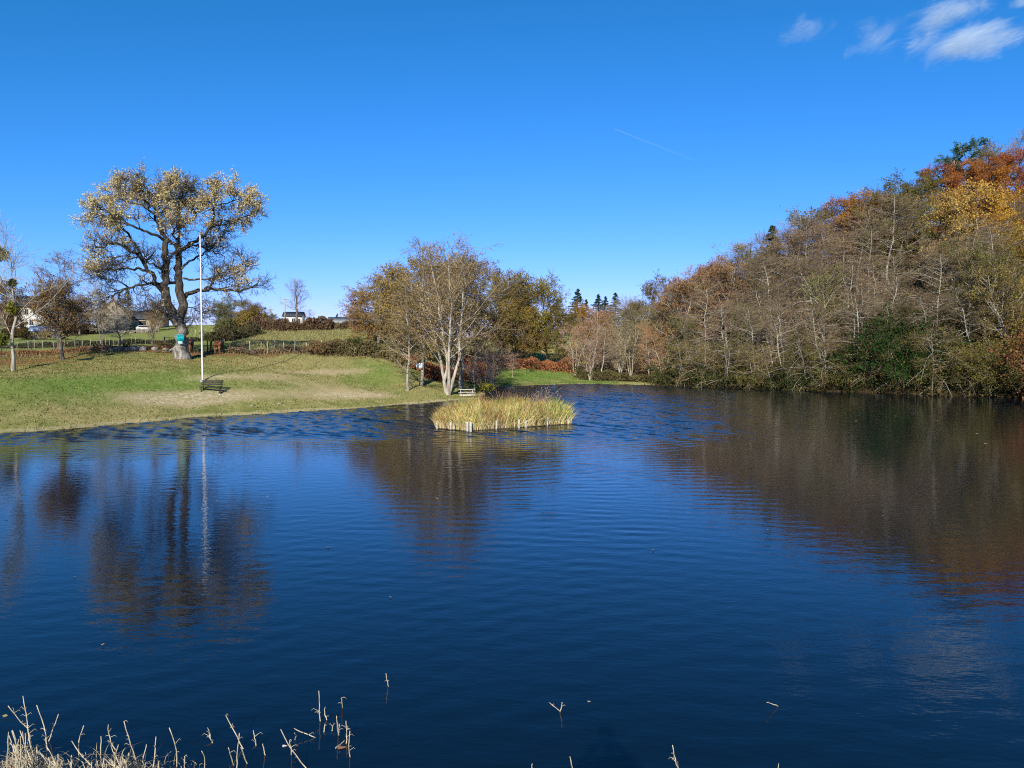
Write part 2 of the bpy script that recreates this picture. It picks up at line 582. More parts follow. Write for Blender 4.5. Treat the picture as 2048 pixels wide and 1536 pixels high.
ground = link('ground', mesh_from('ground', np.stack([XX, YY, ZZ], -1), FQ, None, True,
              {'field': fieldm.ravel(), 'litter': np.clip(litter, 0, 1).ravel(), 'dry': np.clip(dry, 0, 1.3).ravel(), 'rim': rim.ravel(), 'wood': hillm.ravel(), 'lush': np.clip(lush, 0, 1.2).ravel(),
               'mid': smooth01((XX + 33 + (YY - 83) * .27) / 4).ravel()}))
tag(ground, kind='structure')


def ground_mat():
    m, nt = newmat('ground')
    pos = N(nt, 'NewGeometry').outputs['Position']
    big = noise(nt, pos, .16, 4, .6)
    n1 = noise(nt, pos, .9, 5, .65)
    n2 = noise(nt, N(nt, 'Mapping', {'Vector': pos, 'Scale': (1, .55, 1)}).outputs[0], 3.2, 4, .7)
    n3 = noise(nt, pos, 11, 3, .7)
    lawn = mix(nt, ramp(nt, n1, .35, .68), (.125, .14, .04), (.235, .22, .085))
    lawn = mix(nt, mth(nt, 'MULTIPLY', ramp(nt, big, .42, .62), .6), lawn, (.28, .225, .105))
    lawn = mix(nt, mth(nt, 'MULTIPLY', attr(nt, 'lush'), .75, clamp=True), lawn, mix(nt, ramp(nt, n2, .3, .7), (.08, .135, .022), (.13, .20, .045)))
    dm = mth(nt, 'ADD', attr(nt, 'dry'), mth(nt, 'MULTIPLY_ADD', n2, 1.9, -.95))
    lawn = mix(nt, mth(nt, 'MULTIPLY', ramp(nt, dm, .15, 1.1), .62), lawn, (.31, .245, .15))
    st = noise(nt, N(nt, 'Mapping', {'Vector': pos, 'Scale': (.55, 1.5, 1)}).outputs[0], 5.5, 4, .7)
    dm2 = mth(nt, 'ADD', mth(nt, 'MULTIPLY', attr(nt, 'dry'), .8), mth(nt, 'MULTIPLY_ADD', st, 3.8, -2.42))
    lawn = mix(nt, mth(nt, 'MULTIPLY', ramp(nt, dm2, .62, .82), .8), lawn, (.48, .42, .31))
    fld = mix(nt, ramp(nt, n2, .35, .65), (.16, .155, .045), (.33, .295, .115))
    fld2 = mix(nt, ramp(nt, n1, .3, .7), (.12, .145, .042), (.18, .195, .07))
    fld = mix(nt, attr(nt, 'mid'), fld2, fld)
    c = mix(nt, attr(nt, 'field'), lawn, fld)
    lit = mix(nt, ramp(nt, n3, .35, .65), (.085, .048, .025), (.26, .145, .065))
    lit = mix(nt, attr(nt, 'wood'), lit, mix(nt, ramp(nt, n3, .35, .65), (.028, .021, .013), (.085, .055, .028)))  # litter colour darkened inside the wood to stand for shade under the crowns
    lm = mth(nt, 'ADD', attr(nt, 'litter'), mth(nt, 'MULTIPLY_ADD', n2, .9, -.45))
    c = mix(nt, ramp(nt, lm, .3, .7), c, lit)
    rm = mth(nt, 'MULTIPLY', ramp(nt, mth(nt, 'ADD', attr(nt, 'rim'), mth(nt, 'MULTIPLY_ADD', n2, 1.2, -.6)), .45, .9), .75)
    c = mix(nt, rm, c, (.30, .26, .15))
    h = mth(nt, 'ADD', mth(nt, 'MULTIPLY', n2, .12), mth(nt, 'MULTIPLY', n3, .06))
    bp = N(nt, 'Bump', {'Height': h, 'Strength': .9, 'Distance': 1.0})
    out(nt, N(nt, 'BsdfDiffuse', {'Color': c, 'Roughness': .8, 'Normal': bp.outputs[0]}).outputs[0])
    return m


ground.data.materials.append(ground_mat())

# ------------------------------------------------------------------ water
def water_mesh():
    """the pond surface: a ruffled breeze patch beyond the middle, slow swells nearer"""
    rng = np.random.default_rng(3)
    x = np.concatenate([[-60, -46], np.arange(-38, 66, .2), [72, 80]])
    y = np.concatenate([[3, 5], np.arange(6.5, 34, .17), np.arange(34, 112, .14), [120, 130]])
    X, Y = np.meshgrid(x, y)

    def field(s, seed):
        r = np.random.default_rng(seed)
        f = 0
        for _ in range(7):
            a = r.random() * 6.28
            k = s * (.5 + r.random())
            f = f + np.sin(X * k * math.cos(a) + Y * k * math.sin(a) + r.random() * 6.28)
        return f / 2.65
    patch, fine = field(.11, 1), field(.45, 2)
    # the breeze reaches the left bank and the channel beside the reeds, the wood shelters the right
    edge = 36.5 + 2.0 * patch + 1.2 * fine + .05 * np.abs(X - 2)
    shelter = smooth01((X - (.27 * Y - 2) + 2.2 * patch + .9 * fine) / 9)
    ruff = smooth01((Y - edge) / 7) * (1 - .86 * shelter) * np.clip(.88 + .12 * fine, .6, 1.1)
    ruff += .30 * np.exp(-((Y - 34 - 2 * patch) / 6) ** 2) * smooth01((fine + .4) / 1.2) * (1 - .6 * shelter)
    Z = np.zeros_like(X)
    for _ in range(44):
        lam = .36 + .55 * rng.random() ** 1.4
        a = math.pi / 2 + .2 + rng.normal() * .5
        k = 2 * math.pi / lam
        Z += ruff * (.043 / k) * np.sin(k * (X * math.cos(a) + Y * math.sin(a)) + rng.random() * 6.28)
    band = np.clip(.35 + .75 * field(.16, 5), .06, 1.4)
    for _ in range(14):
        c = (4 + rng.normal() * 12, -14 + rng.normal() * 11)
        lam = .42 + .42 * rng.random() ** 1.3
        k = 2 * math.pi / lam
        Z += band * np.clip(.5 + .6 * field(.3, 20 + _), 0, 1.3) * (.55 + .45 * smooth01((Y - 12) / 14)) * (.0165 / k) * np.sin(k * np.hypot(X - c[0], Y - c[1]) + .8 * fine + rng.random() * 6.28)
    V = np.stack([X, Y, Z], -1)
    n, m = len(x), len(y)
    i = (np.arange(m - 1)[:, None] * n + np.arange(n - 1)[None]).ravel()
    return mesh_from('water', V, np.stack([i, i + 1, i + n + 1, i + n], 1), None, True, {'ruff': ruff.ravel()})


water = link('water', water_mesh())
tag(water, kind='structure')


def water_mat():
    m, nt = newmat('water')
    pos = N(nt, 'NewGeometry').outputs['Position']
    st = N(nt, 'Mapping', {'Vector': pos, 'Rotation': (0, 0, .25), 'Scale': (.5, 1, 1)}).outputs[0]
    ru = attr(nt, 'ruff')
    b = mth(nt, 'MULTIPLY', noise(nt, st, 5.0, 2, .6), mth(nt, 'MULTIPLY_ADD', ru, .008, .0046))
    c = mth(nt, 'MULTIPLY', noise(nt, st, 14.0, 2, .6), mth(nt, 'MULTIPLY_ADD', ru, .003, .0009))
    bp = N(nt, 'Bump', {'Height': mth(nt, 'ADD', b, c), 'Strength': 1.0, 'Distance': 1.0})
    p = N(nt, 'BsdfPrincipled', {'Base Color': (.0020, .0060, .0135, 1), 'Roughness': .03, 'IOR': 1.40, 'Normal': bp.outputs[0]})
    out(nt, p.outputs[0])
    return m


water.data.materials.append(water_mat())

# ------------------------------------------------------------------ trees
def true_h(d):
    """how high the plant really reaches"""
    zs = []
    for k in ('trunk', 'branches', 'foliage'):
        if k in d:
            me = d[k]
            co = np.empty(len(me.vertices) * 3, np.float32)
            me.vertices.foreach_get('co', co)
            zs.append(np.percentile(co[2::3], 99.7 if k != 'trunk' else 100))
    d['H'] = float(max(zs))
    return d


def tint_of(rng, n, rep, clump=None):
    t = rng.random(n)
    if clump is not None: t = .45 * t + .55 * clump
    return np.repeat(t, rep)


def bare_mesh(seed, H=13.0, r=.14, limbs=40, l1=.33, k2=9, k3=7, ang=74, trop=.02, twigr=.013, stems=1, leaves=600, leafsize=.11, droop=0.0, lean=0.0, start=.16, bow=.0):
    """leafless tree: trunk and limbs, a haze of twigs, a few last leaves"""
    rng = np.random.default_rng(seed)
    P0, S0 = [], []
    for s in range(stems):
        n = 11
        t = np.linspace(0, 1, n)
        a = rng.random() * 6.28
        spread = 0 if stems == 1 else .10 + .14 * rng.random()
        hh = H * (1 if s == 0 else .78 + .2 * rng.random())
        p = np.stack([(math.cos(a) * spread + lean) * hh * t, math.sin(a) * spread * hh * t, hh * t - .3 * (t == 0)], 1)
        p[1:] += np.cumsum(rng.normal(size=(n - 1, 3)) * (.012 * H, .012 * H, 0), 0)
        p[:, 0] += bow * H * (t ** 2 - t)
        P0.append(p)
        S0.append(r * (1 if stems == 1 else .72) * (1 - .88 * t) * np.where(t == 0, 1.35, 1))
    P0, S0 = np.array(P0), np.array(S0)
    prof = lambda t: (.45 + .75 * np.sin(np.clip((t - start) / (1 - start) * .86 + .14, 0, 1) * math.pi)) * (1.12 - .55 * t)
    P1, S1 = sprout(rng, P0, S0, max(8, limbs // stems), start, .99, ang, 12, H * l1, prof, 6, .11, trop, .5, .012, lensd=.3, rmax=.055)
    if droop: P1[:, :, 2] -= droop * (np.linspace(0, 1, 6) ** 2)[None] * np.linalg.norm(P1[:, -1] - P1[:, 0], axis=1)[:, None]
    P2, S2 = sprout(rng, P1, S1, k2, .12, .98, 46, 12, H * l1 * .42, lambda t: 1.1 - .6 * t, 4, .13, trop, .6, .010, flat=.6, rmax=.024)
    P3, S3 = sprout(rng, P2, S2, k3, .1, .98, 42, 12, H * l1 * .19, lambda t: 1.1 - .5 * t, 3, .15, trop, .9, twigr * .6, rmax=twigr)
    tv, tf = ring([(P0, S0), (P1, S1)], [8, 4])
    bv, bf = ring([(P2, S2), (P3, S3)], [3, 3])
    tt = np.concatenate([np.repeat(rng.random(len(P2)), 12), np.repeat(rng.random(len(P3)), 9)])
    out_ = {'trunk': mesh_from('trunk', tv, tf, None, True), 'branches': mesh_from('branches', bv, bf, tt)}
    if leaves:
        C = along(rng, P3[rng.choice(len(P3), min(leaves, len(P3)), False)], max(1, leaves // len(P3)), .2, .05)
        v, f = leafquads(rng, C, leafsize)
        out_['foliage'] = mesh_from('foliage', v, f, tint_of(rng, len(C), 4))
    return true_h(out_)


def leafy_mesh(seed, H=14.0, r=.26, limbs=26, k2=9, k3=4, kl=5, leafsize=.30, start=.18, wide=.36, ang=60, stems=1, drop=.0, trop=.06, shape=1.0):
    """tree in leaf: crown of leaf clumps carried on real limbs"""
    rng = np.random.default_rng(seed)
    n = 9
    P0, S0 = [], []
    for s in range(stems):
        t = np.linspace(0, 1, n)
        a = rng.random() * 6.28
        sp = 0 if stems == 1 else .12 + .1 * rng.random()
        hh = H * .9 * (1 if s == 0 else .75 + .2 * rng.random())
        p = np.stack([math.cos(a) * sp * hh * t, math.sin(a) * sp * hh * t, hh * t - .3 * (t == 0)], 1)
        p[1:] += np.cumsum(rng.normal(size=(n - 1, 3)) * (.016 * H, .016 * H, 0), 0)
        P0.append(p); S0.append(r * (1 if stems == 1 else .7) * (1 - .88 * t) * np.where(t == 0, 1.4, 1))
    P0, S0 = np.array(P0), np.array(S0)
    prof = lambda t: np.maximum(.3, np.sqrt(np.clip(1 - ((t - start) / (1 - start) * 1.5 - .55) ** 2 * shape, .05, 1)))
    P1, S1 = sprout(rng, P0, S0, max(5, limbs // stems), start, .98, ang, 13, H * wide, prof, 6, .14, trop, .55, .02, lensd=.22, rmax=.11)
    P2, S2 = sprout(rng, P1, S1, k2, .2, 1.0, 48, 14, H * wide * .42, lambda t: 1.1 - .5 * t, 4, .16, .03, .6, .014, rmax=.035)
    P3, S3 = sprout(rng, P2, S2, k3, .3, 1.0, 45, 15, H * wide * .2, lambda t: 1 + 0 * t, 3, .18, .0, .8, .010, rmax=.016)
    keep = rng.random(len(P2)) > drop
    k3m = np.repeat(keep, k3)
    tv, tf = ring([(P0, S0), (P1, S1)], [9, 5])
    bv, bf = ring([(P2, S2), (P3, S3)], [3, 3])
    tt = np.concatenate([np.repeat(rng.random(len(P2)), 12), np.repeat(rng.random(len(P3)), 9)])
    P3k = P3[k3m]
    C = along(rng, P3k, kl, .0, H * .012)
    clump = np.repeat(np.repeat(rng.random(len(P1)), k2 * k3)[k3m], kl)
    v, f = leafquads(rng, C, leafsize, up=.35)
    return true_h({'trunk': mesh_from('trunk', tv, tf, None, True), 'branches': mesh_from('branches', bv, bf, tt),
            'foliage': mesh_from('foliage', v, f, tint_of(rng, len(C), 4, clump))})


def fir_mesh(seed, H=14.0, wide=.36, tiers=34, per=7):
    rng = np.random.default_rng(seed)
    t = np.linspace(0, 1, 8)
    P0 = np.stack([0 * t, 0 * t, H * t], 1)[None]
    S0 = (.2 * (1 - .93 * t))[None]
    P1, S1 = sprout(rng, P0, S0, tiers * per, .08, .99, 82, 8, H * wide, lambda u: 1.03 - u, 5, .06, -.02, .4, .012, lensd=.16, rmax=.04)
    P1[:, :, 2] += (np.linspace(0, 1, 5) ** 2 * .10)[None] * np.linalg.norm(P1[:, -1] - P1[:, 0], axis=1)[:, None] - (np.linspace(0, 1, 5) * .18)[None] * np.linalg.norm(P1[:, -1] - P1[:, 0], axis=1)[:, None]
    tv, tf = ring([(P0, S0)], [8])
    bv, bf = ring([(P1, S1)], [3])
    C = along(rng, P1, 50, .02, .04)
    v, f = leafquads(rng, C, .17, long=1.6)
    return {'trunk': mesh_from('trunk', tv, tf, None, True), 'branches': mesh_from('branches', bv, bf, np.repeat(rng.random(len(P1)), 15)),
            'foliage': mesh_from('foliage', v, f, tint_of(rng, len(C), 4)), 'H': H}


def pine_mesh(seed, H=12.0):
    rng = np.random.default_rng(seed)
    t = np.linspace(0, 1, 8)
    P0 = np.stack([.08 * H * t ** 2, 0 * t, H * t], 1)[None]
    S0 = (.22 * (1 - .8 * t))[None]
    P1, S1 = sprout(rng, P0, S0, 18, .55, 1, 70, 12, H * .34, lambda u: 1.2 - .5 * u, 5, .12, .05, .5, .03)
    P2, S2 = sprout(rng, P1, S1, 8, .35, 1, 45, 14, H * .09, lambda u: 1 + 0 * u, 3, .15, .1, .6, .015)
    tv, tf = ring([(P0, S0), (P1, S1)], [8, 5])
    bv, bf = ring([(P2, S2)], [3])
    C = along(rng, P2, 70, .1, .14)
    v, f = leafquads(rng, C, .15, long=1.8)
    return {'trunk': mesh_from('trunk', tv, tf, None, True), 'branches': mesh_from('branches', bv, bf, np.repeat(rng.random(len(P2)), 9)),
            'foliage': mesh_from('foliage', v, f, tint_of(rng, len(C), 4)), 'H': H * 1.12}


def bush_mesh(seed, H=2.0, wide=1.6, stems=22, k2=6, kl=10, leafsize=.16, long=1.0, r=.02):
    rng = np.random.default_rng(seed)
    a = rng.random(stems) * 6.28
    rr = np.sqrt(rng.random(stems)) * wide * .35
    base = np.stack([np.cos(a) * rr, np.sin(a) * rr, np.full(stems, -.1)], 1)
    d = norm(np.stack([np.cos(a) * rng.random(stems) * wide / H, np.sin(a) * rng.random(stems) * wide / H, np.ones(stems)], 1))
    Q = [base]
    for s in range(5):
        d = norm(d + rng.normal(size=d.shape) * .16 - np.array((0, 0, .05)))
        Q.append(Q[-1] + d * (H * (.65 + .35 * rng.random(stems)) / 5)[:, None])
    P1 = np.stack(Q, 1)
    S1 = np.repeat((r * (1 - .8 * np.linspace(0, 1, 6)))[None], stems, 0)
    P2, S2 = sprout(rng, P1, S1, k2, .2, 1, 52, 14, H * .38, lambda t: 1.15 - .6 * t, 4, .16, .0, .7, .006)
    bv, bf = ring([(P1, S1), (P2, S2)], [4, 3])
    tt = np.concatenate([np.repeat(rng.random(len(P1)), 24), np.repeat(rng.random(len(P2)), 12)])
    C = along(rng, P2, kl, .1, H * .035)
    v, f = leafquads(rng, C, leafsize, up=.3, long=long)
    return {'branches': mesh_from('branches', bv, bf, tt), 'foliage': mesh_from('foliage', v, f, tint_of(rng, len(C), 4, np.repeat(rng.random(len(P2)), kl))), 'H': H}


def plant(name, parts, loc, H, label, cat='tree', group=None, leaf=None, twig=(.16, .12, .09), bark=(.3, .27, .22), rz=None, wide=1.0, tilt=(0, 0), leafm=None, barkm=None):
    """a tree or bush: an Empty at its foot carrying trunk, branches and foliage"""
    o = empty(name, loc, RG.random() * 6.28 if rz is None else rz, label, cat, group)
    s = H / parts['H']
    o.scale = (s * wide, s * wide, s)
    if tilt != (0, 0):
        q = Matrix.Rotation(tilt[0], 3, 'Y') @ Matrix.Rotation(tilt[1], 3, 'X') @ Matrix.Rotation(o.rotation_euler.z, 3, 'Z')
        o.rotation_euler = q.to_euler()
    if leaf is not None: leaf = (min(.7, leaf[0] * 1.38), min(.7, leaf[1] * 1.36), leaf[2] * 1.12)
    twig = (twig[0] * 1.32, twig[1] * 1.24, twig[2] * 1.02)
    if 'trunk' in parts: link('trunk', parts['trunk'], barkm or BARK, o, bark)
    link('branches', parts['branches'], TWIG, o, twig)
    if leaf is not None and 'foliage' in parts: link('foliage', parts['foliage'], leafm or LEAF, o, leaf)
    return o


def top_h(px, py_top, d):
    g = at(px, d)
    return g, W(px, py_top, d)[2] - g[2]


ALDER = [bare_mesh(10 + i, H=13, r=.165, k2=7, k3=5, start=.34, lean=(-.05, .03, -.09, .06, -.03, 0)[i], droop=(.10, .2, .0, .16, .05, .12)[i], leaves=1300, leafsize=.12) for i in range(6)]
SWEEP = [bare_mesh(30 + i, H=9, r=.13, limbs=30, l1=.58, k2=9, k3=4, ang=80, droop=.26, lean=-.10 * i, start=.06, leaves=2600, leafsize=.16) for i in range(4)]
BIRCH = [bare_mesh(40 + i, H=12, r=.11, limbs=34, l1=.24, ang=52, k2=8, k3=6, trop=.06, twigr=.011, leaves=(1600, 900)[i]) for i in range(2)]
CLUMP = [bare_mesh(50 + i, H=10, r=.10, limbs=48, l1=.26, ang=52, k2=6, k3=6, trop=.05, stems=4 + i, start=.22, leaves=1200) for i in range(3)]
WIDE = [bare_mesh(60 + i, H=12, r=.20, limbs=30, l1=.44, ang=50, k2=10, k3=7, trop=.05, start=.24, twigr=.014, leaves=1200) for i in range(2)]
OAKS = [leafy_mesh(70 + i, H=14, wide=.36, limbs=34, k2=10, kl=13, leafsize=.19, start=.12, drop=(.04, .1, .22)[i]) for i in range(3)]
BEECH = [leafy_mesh(80 + i, H=14, wide=.30, limbs=38, k2=10, k3=5, kl=10, leafsize=.185, start=.08, ang=66, shape=.8) for i in range(2)]
SLIM = [leafy_mesh(85 + i, H=10, r=.12, wide=.30, limbs=30, k2=8, k3=5, kl=4, leafsize=.15, start=.22, ang=60, drop=.25) for i in range(2)]
FIR = [fir_mesh(90 + i) for i in range(2)]
PINE = [pine_mesh(95)]
DOME = [leafy_mesh(88, H=9, r=.24, limbs=44, k2=10, k3=6, kl=3, leafsize=.15, start=.26, wide=.40, ang=52, drop=.12, trop=.03)]
IVY = [bush_mesh(130 + i, H=8.0, wide=6.5, stems=30, k2=12, kl=26, leafsize=.24, r=.04) for i in range(2)]
BUSH = [bush_mesh(100 + i) for i in range(3)]
LOWB = [bush_mesh(104 + i, H=3.2, wide=4.2, stems=26, k2=8, kl=11, leafsize=.2) for i in range(2)]
BROOM = [bush_mesh(107, H=2.0, wide=1.3, stems=40, k2=9, kl=5, leafsize=.13, long=2.6, r=.012)]

# ---- the big oak, limbs laid out by hand
def ozp(zx, zy, dd):
    if zy < 440: zy = 440 - (440 - zy) * .80
    return W(140 + zx / 3.414, 310 + zy / 3.414, 75 + dd)


def big_oak():
    base = at(365, 75)
    o = empty('oak_tree', base, 0, 'huge spreading oak with tan leaves and a flared grey trunk on the lawn', 'tree')
    rng = np.random.default_rng(5)
    L = [  # (points, start radius, end radius)
        ([(768, 1402, 0), (764, 1330, 0), (760, 1250, 0), (752, 1170, 0), (762, 1090, 0), (768, 1000, 0), (758, 920, 0), (755, 850, .2), (748, 770, .3), (742, 700, .3), (750, 645, .3)], .40, .29),
        ([(735, 1150, 0), (690, 1080, -.6), (660, 1010, -.9), (654, 900, -1), (656, 780, -1), (658, 680, -.8), (648, 570, -.6)], .48, .26),
        ([(655, 990, -.9), (622, 930, -1.2), (590, 880, -1.6), (548, 800, -2.2), (505, 740, -2.7), (450, 680, -3.2), (370, 640, -3.6), (270, 600, -3.8), (180, 640, -3.6)], .36, .09),
        ([(505, 740, -2.7), (470, 640, -2.2), (400, 560, -1.5), (300, 470, -1.0), (200, 400, -.8), (110, 390, -.6)], .22, .06),
        ([(772, 985, 0), (800, 950, .6), (835, 930, 1.2), (920, 915, 2.0), (1050, 918, 2.6), (1170, 930, 3.0), (1290, 890, 3.2)], .34, .07),
        ([(920, 915, 2.0), (985, 860, 2.6), (1060, 800, 3.4), (1140, 760, 4.0), (1230, 730, 4.6)], .18, .05),
        ([(757, 875, .2), (680, 870, -.6), (600, 872, -1.4), (500, 885, -2.2), (400, 905, -2.8), (300, 950, -3.2), (215, 1010, -3.4)], .24, .06),
        ([(548, 800, -2.2), (470, 780, -1.6), (380, 772, -1.0), (280, 790, -.4), (170, 760, 0)], .20, .05),
        ([(400, 905, -2.8), (330, 860, -3.4), (240, 850, -4), (190, 830, -4.4)], .12, .04),
        ([(748, 655, .3), (800, 632, .8), (870, 580, 1.4), (930, 520, 1.9), (965, 480, 2.2), (1060, 455, 2.6), (1170, 432, 3.0), (1265, 385, 3.2)], .28, .06),
        ([(965, 480, 2.2), (985, 400, 1.6), (985, 320, 1.0), (1000, 230, .6)], .17, .06),
        ([(985, 320, 1.0), (1060, 300, .4), (1150, 270, 0), (1240, 250, -.2)], .10, .04),
        ([(800, 632, .8), (870, 610, 2.0), (950, 650, 3.0), (1060, 690, 3.6)], .16, .05),
        ([(742, 650, .3), (690, 590, .9), (620, 520, 1.4), (580, 440, 1.8), (545, 370, 2.0), (480, 310, 2.2), (380, 285, 2.0), (285, 205, 1.8)], .26, .06),
        ([(748, 645, .3), (738, 560, .6), (748, 460, .8), (755, 360, .9), (770, 260, 1.0), (790, 150, 1.0)], .27, .07),
        ([(755, 380, .9), (690, 300, .2), (660, 220, -.4), (680, 120, -.6)], .15, .05),
        ([(648, 570, -.6), (620, 460, -.9), (600, 370, -1.2), (570, 260, -1.4), (500, 130, -1.6)], .24, .06),
        ([(600, 370, -1.2), (500, 270, -1.8), (420, 190, -2.0), (360, 130, -2.0)], .13, .05),
        ([(652, 585, -.6), (590, 555, -1.6), (480, 505, -2.6), (380, 470, -3.4), (280, 400, -3.8), (170, 330, -3.6)], .22, .05),
        ([(757, 780, .3), (820, 720, 1.4), (900, 690, 2.4), (1000, 600, 3.0), (1060, 540, 3.2)], .18, .05),
        ([(757, 840, .2), (850, 850, -.8), (960, 840, -1.8), (1080, 850, -2.6), (1180, 800, -3)], .16, .05),
        ([(656, 800, -1), (590, 760, -2.2), (480, 700, -3.6), (360, 690, -4.6), (200, 700, -5)], .14, .05),
        ([(750, 500, .8), (850, 430, 1.8), (870, 330, 2.4), (820, 230, 2.6)], .15, .05),
        ([(740, 600, .4), (700, 540, -1.6), (720, 490, -3), (760, 470, -4)], .12, .05),
        ([(750, 1120, 0), (690, 1090, -.8), (600, 1070, -1.8), (520, 1060, -2.4)], .10, .03),
        ([(765, 1050, 0), (840, 1040, 1.0), (900, 1080, 1.8)], .08, .03)]
    n = 20
    P0, S0 = [], []
    for pts, a, b in L:
        p = np.array([ozp(*q) for q in pts]) - base
        s = np.concatenate(([0], np.cumsum(np.linalg.norm(np.diff(p, axis=0), axis=1))))
        u = np.linspace(0, s[-1], n)
        q = np.stack([np.interp(u, s, p[:, k]) for k in range(3)], 1)
        if pts[0][1] < 1150: a, b = a * .74, b * .9
        if a < .5: q[2:] += rng.normal(size=(n - 2, 3)) * min(.16, s[-1] * .014)
        P0.append(q)
        S0.append(a + (b - a) * np.linspace(0, 1, n) ** .8)
    P0, S0 = np.array(P0), np.array(S0)
    S0[0] = np.interp(np.linspace(0, 1, n), (0, .02, .06, .13, .25, .5, .75, 1), (.94, .76, .68, .62, .53, .43, .36, .29))
    tv, tf = ring([(P0[:1], S0[:1])], [14])
    # root flare: push the lowest rings of the trunk into buttresses
    z = tv[:14 * 3]
    aa = np.arctan2(z[:, 1], z[:, 0])
    k = np.clip(1 - z[:, 2] / 1.2, 0, 1)[:, None] * .22
    z[:, :2] *= 1 + k * np.sin(aa * 5 + .6)[:, None]
    z[:14, 2] -= .35
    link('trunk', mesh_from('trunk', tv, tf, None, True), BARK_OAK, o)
    for q in range(1, len(P0)):
        lv, lf = tubes(P0[q:q + 1], S0[q:q + 1], 10)
        link('limb', mesh_from('limb', lv, lf, None, True), BARK_OAK if q < 2 else BARK, o, (.055, .047, .04))  # near-black limb colour stands for shade from the crown above
    PL, SL = P0[1:], S0[1:]
    prof = lambda t: 1.1 - .35 * t
    P1, S1 = sprout(rng, PL, SL, 11, .38, 1, 55, 16, 1.65, prof, 7, .26, .05, .55, .02, rmax=.085)
    P2, S2 = sprout(rng, np.concatenate([P1]), S1, 8, .2, 1, 52, 16, 1.25, prof, 5, .26, .05, .6, .014, rmax=.04)
    P3, S3 = sprout(rng, P2, S2, 5, .25, 1, 48, 16, .62, prof, 3, .25, .05, .8, .009, rmax=.017)
    bv, bf = ring([(P1, S1), (P2, S2), (P3, S3)], [5, 4, 3])
    tt = np.concatenate([np.repeat(rng.random(len(P1)), 35), np.repeat(rng.random(len(P2)), 20), np.repeat(rng.random(len(P3)), 9)])
    link('branches', mesh_from('branches', bv, bf, tt), TWIG, o, (.085, .074, .06))
    # leaves hang on in the upper crown, thin below
    mid = P3[:, 1] + base
    rx = (mid[:, 0] / mid[:, 1]) * FPX + CX
    ry = HZ - (mid[:, 2] - EYE) / mid[:, 1] * FPX
    zx, zy = (rx - 140) * 3.414, (ry - 310) * 3.414
    d = smooth01((660 - zy) / 200) * .85 + .05
    d = np.maximum(d, .62 * np.exp(-(((zx - 170) / 120) ** 2 + ((zy - 690) / 90) ** 2)))
    d = np.maximum(d, .5 * np.exp(-(((zx - 1180) / 140) ** 2 + ((zy - 800) / 90) ** 2)))
    d = np.maximum(d, .95 * np.exp(-(((zx - 760) / 130) ** 2 + ((zy - 510) / 60) ** 2)))
    edge = np.minimum(1, np.hypot((zx - 690) / 600, (zy - 520) / 420))
    d *= .35 + .72 * edge
    cl = rng.random(len(P1))
    d *= np.where(np.repeat(cl, 40) < .22, .12, 1)
    sel = rng.random(len(P3)) < d * .92
    C = along(rng, P3[sel], 13, .1, .12)
    clump = np.repeat(np.repeat(cl, 40)[sel], 13)
    v, f = leafquads(rng, C, .125, up=.3)
    link('foliage', mesh_from('foliage', v, f, tint_of(rng, len(C), 4, clump)), LEAF, o, (.62, .50, .25))
    return o


big_oak()

# ---- left bank trees
def bare(name, parts, px, d, py_top, label, **k):
    g, H = top_h(px, py_top, d)
    k.setdefault('leaf', (.20, .12, .06))
    return plant(name, parts, g, H, label, **k)


g = at(25, 62)
poplar = plant('poplar_tree', bare_mesh(200, H=15.5, r=.2, limbs=15, l1=.42, k2=8, k3=7, ang=34, trop=.08, start=.22, twigr=.010, leaves=0), g, 13.0,
               'bare pale-barked tree with balls of mistletoe at the left edge of the lawn', twig=(.34, .31, .26), bark=(.42, .39, .32), rz=2.1, tilt=(-.02, 0))


def mistletoe(px, py, d, r, seed, col, label):
    rng = np.random.default_rng(seed)
    P1 = norm(rng.normal(size=(90, 3)))[:, None] * (np.linspace(.1, 1, 4)[None, :, None]) * r
    P1 = P1 + rng.normal(size=P1.shape) * r * .08
    S1 = np.full((90, 4), .012)
    v, f = ring([(P1, S1)], [3])
    o = empty('mistletoe', W(px, py, d), 0, label, 'mistletoe', 'mistletoe balls in the bare tree')
    link('branches', mesh_from('branches', v, f, np.repeat(rng.random(90), 12)), TWIG, o, (.2, .19, .05))
    C = along(rng, P1, 14, .35, r * .08)
    v, f = leafquads(rng, C, .09, long=1.5)
    link('foliage', mesh_from('foliage', v, f, tint_of(rng, len(C), 4)), LEAF, o, col)


mistletoe(26, 616, 62, .55, 1, (.20, .19, .025), 'yellow-green mistletoe ball low on the pale bare tree')
mistletoe(2, 508, 62, .62, 2, (.15, .16, .05), 'green mistletoe ball cut by the left picture edge')
mistletoe(25, 566, 62, .34, 3, (.10, .12, .045), 'small dark mistletoe ball beneath the fork of the pale bare tree')
mistletoe(4, 680, 61.5, .5, 4, (.16, .17, .03), 'olive mistletoe ball near the ground at the left picture edge')

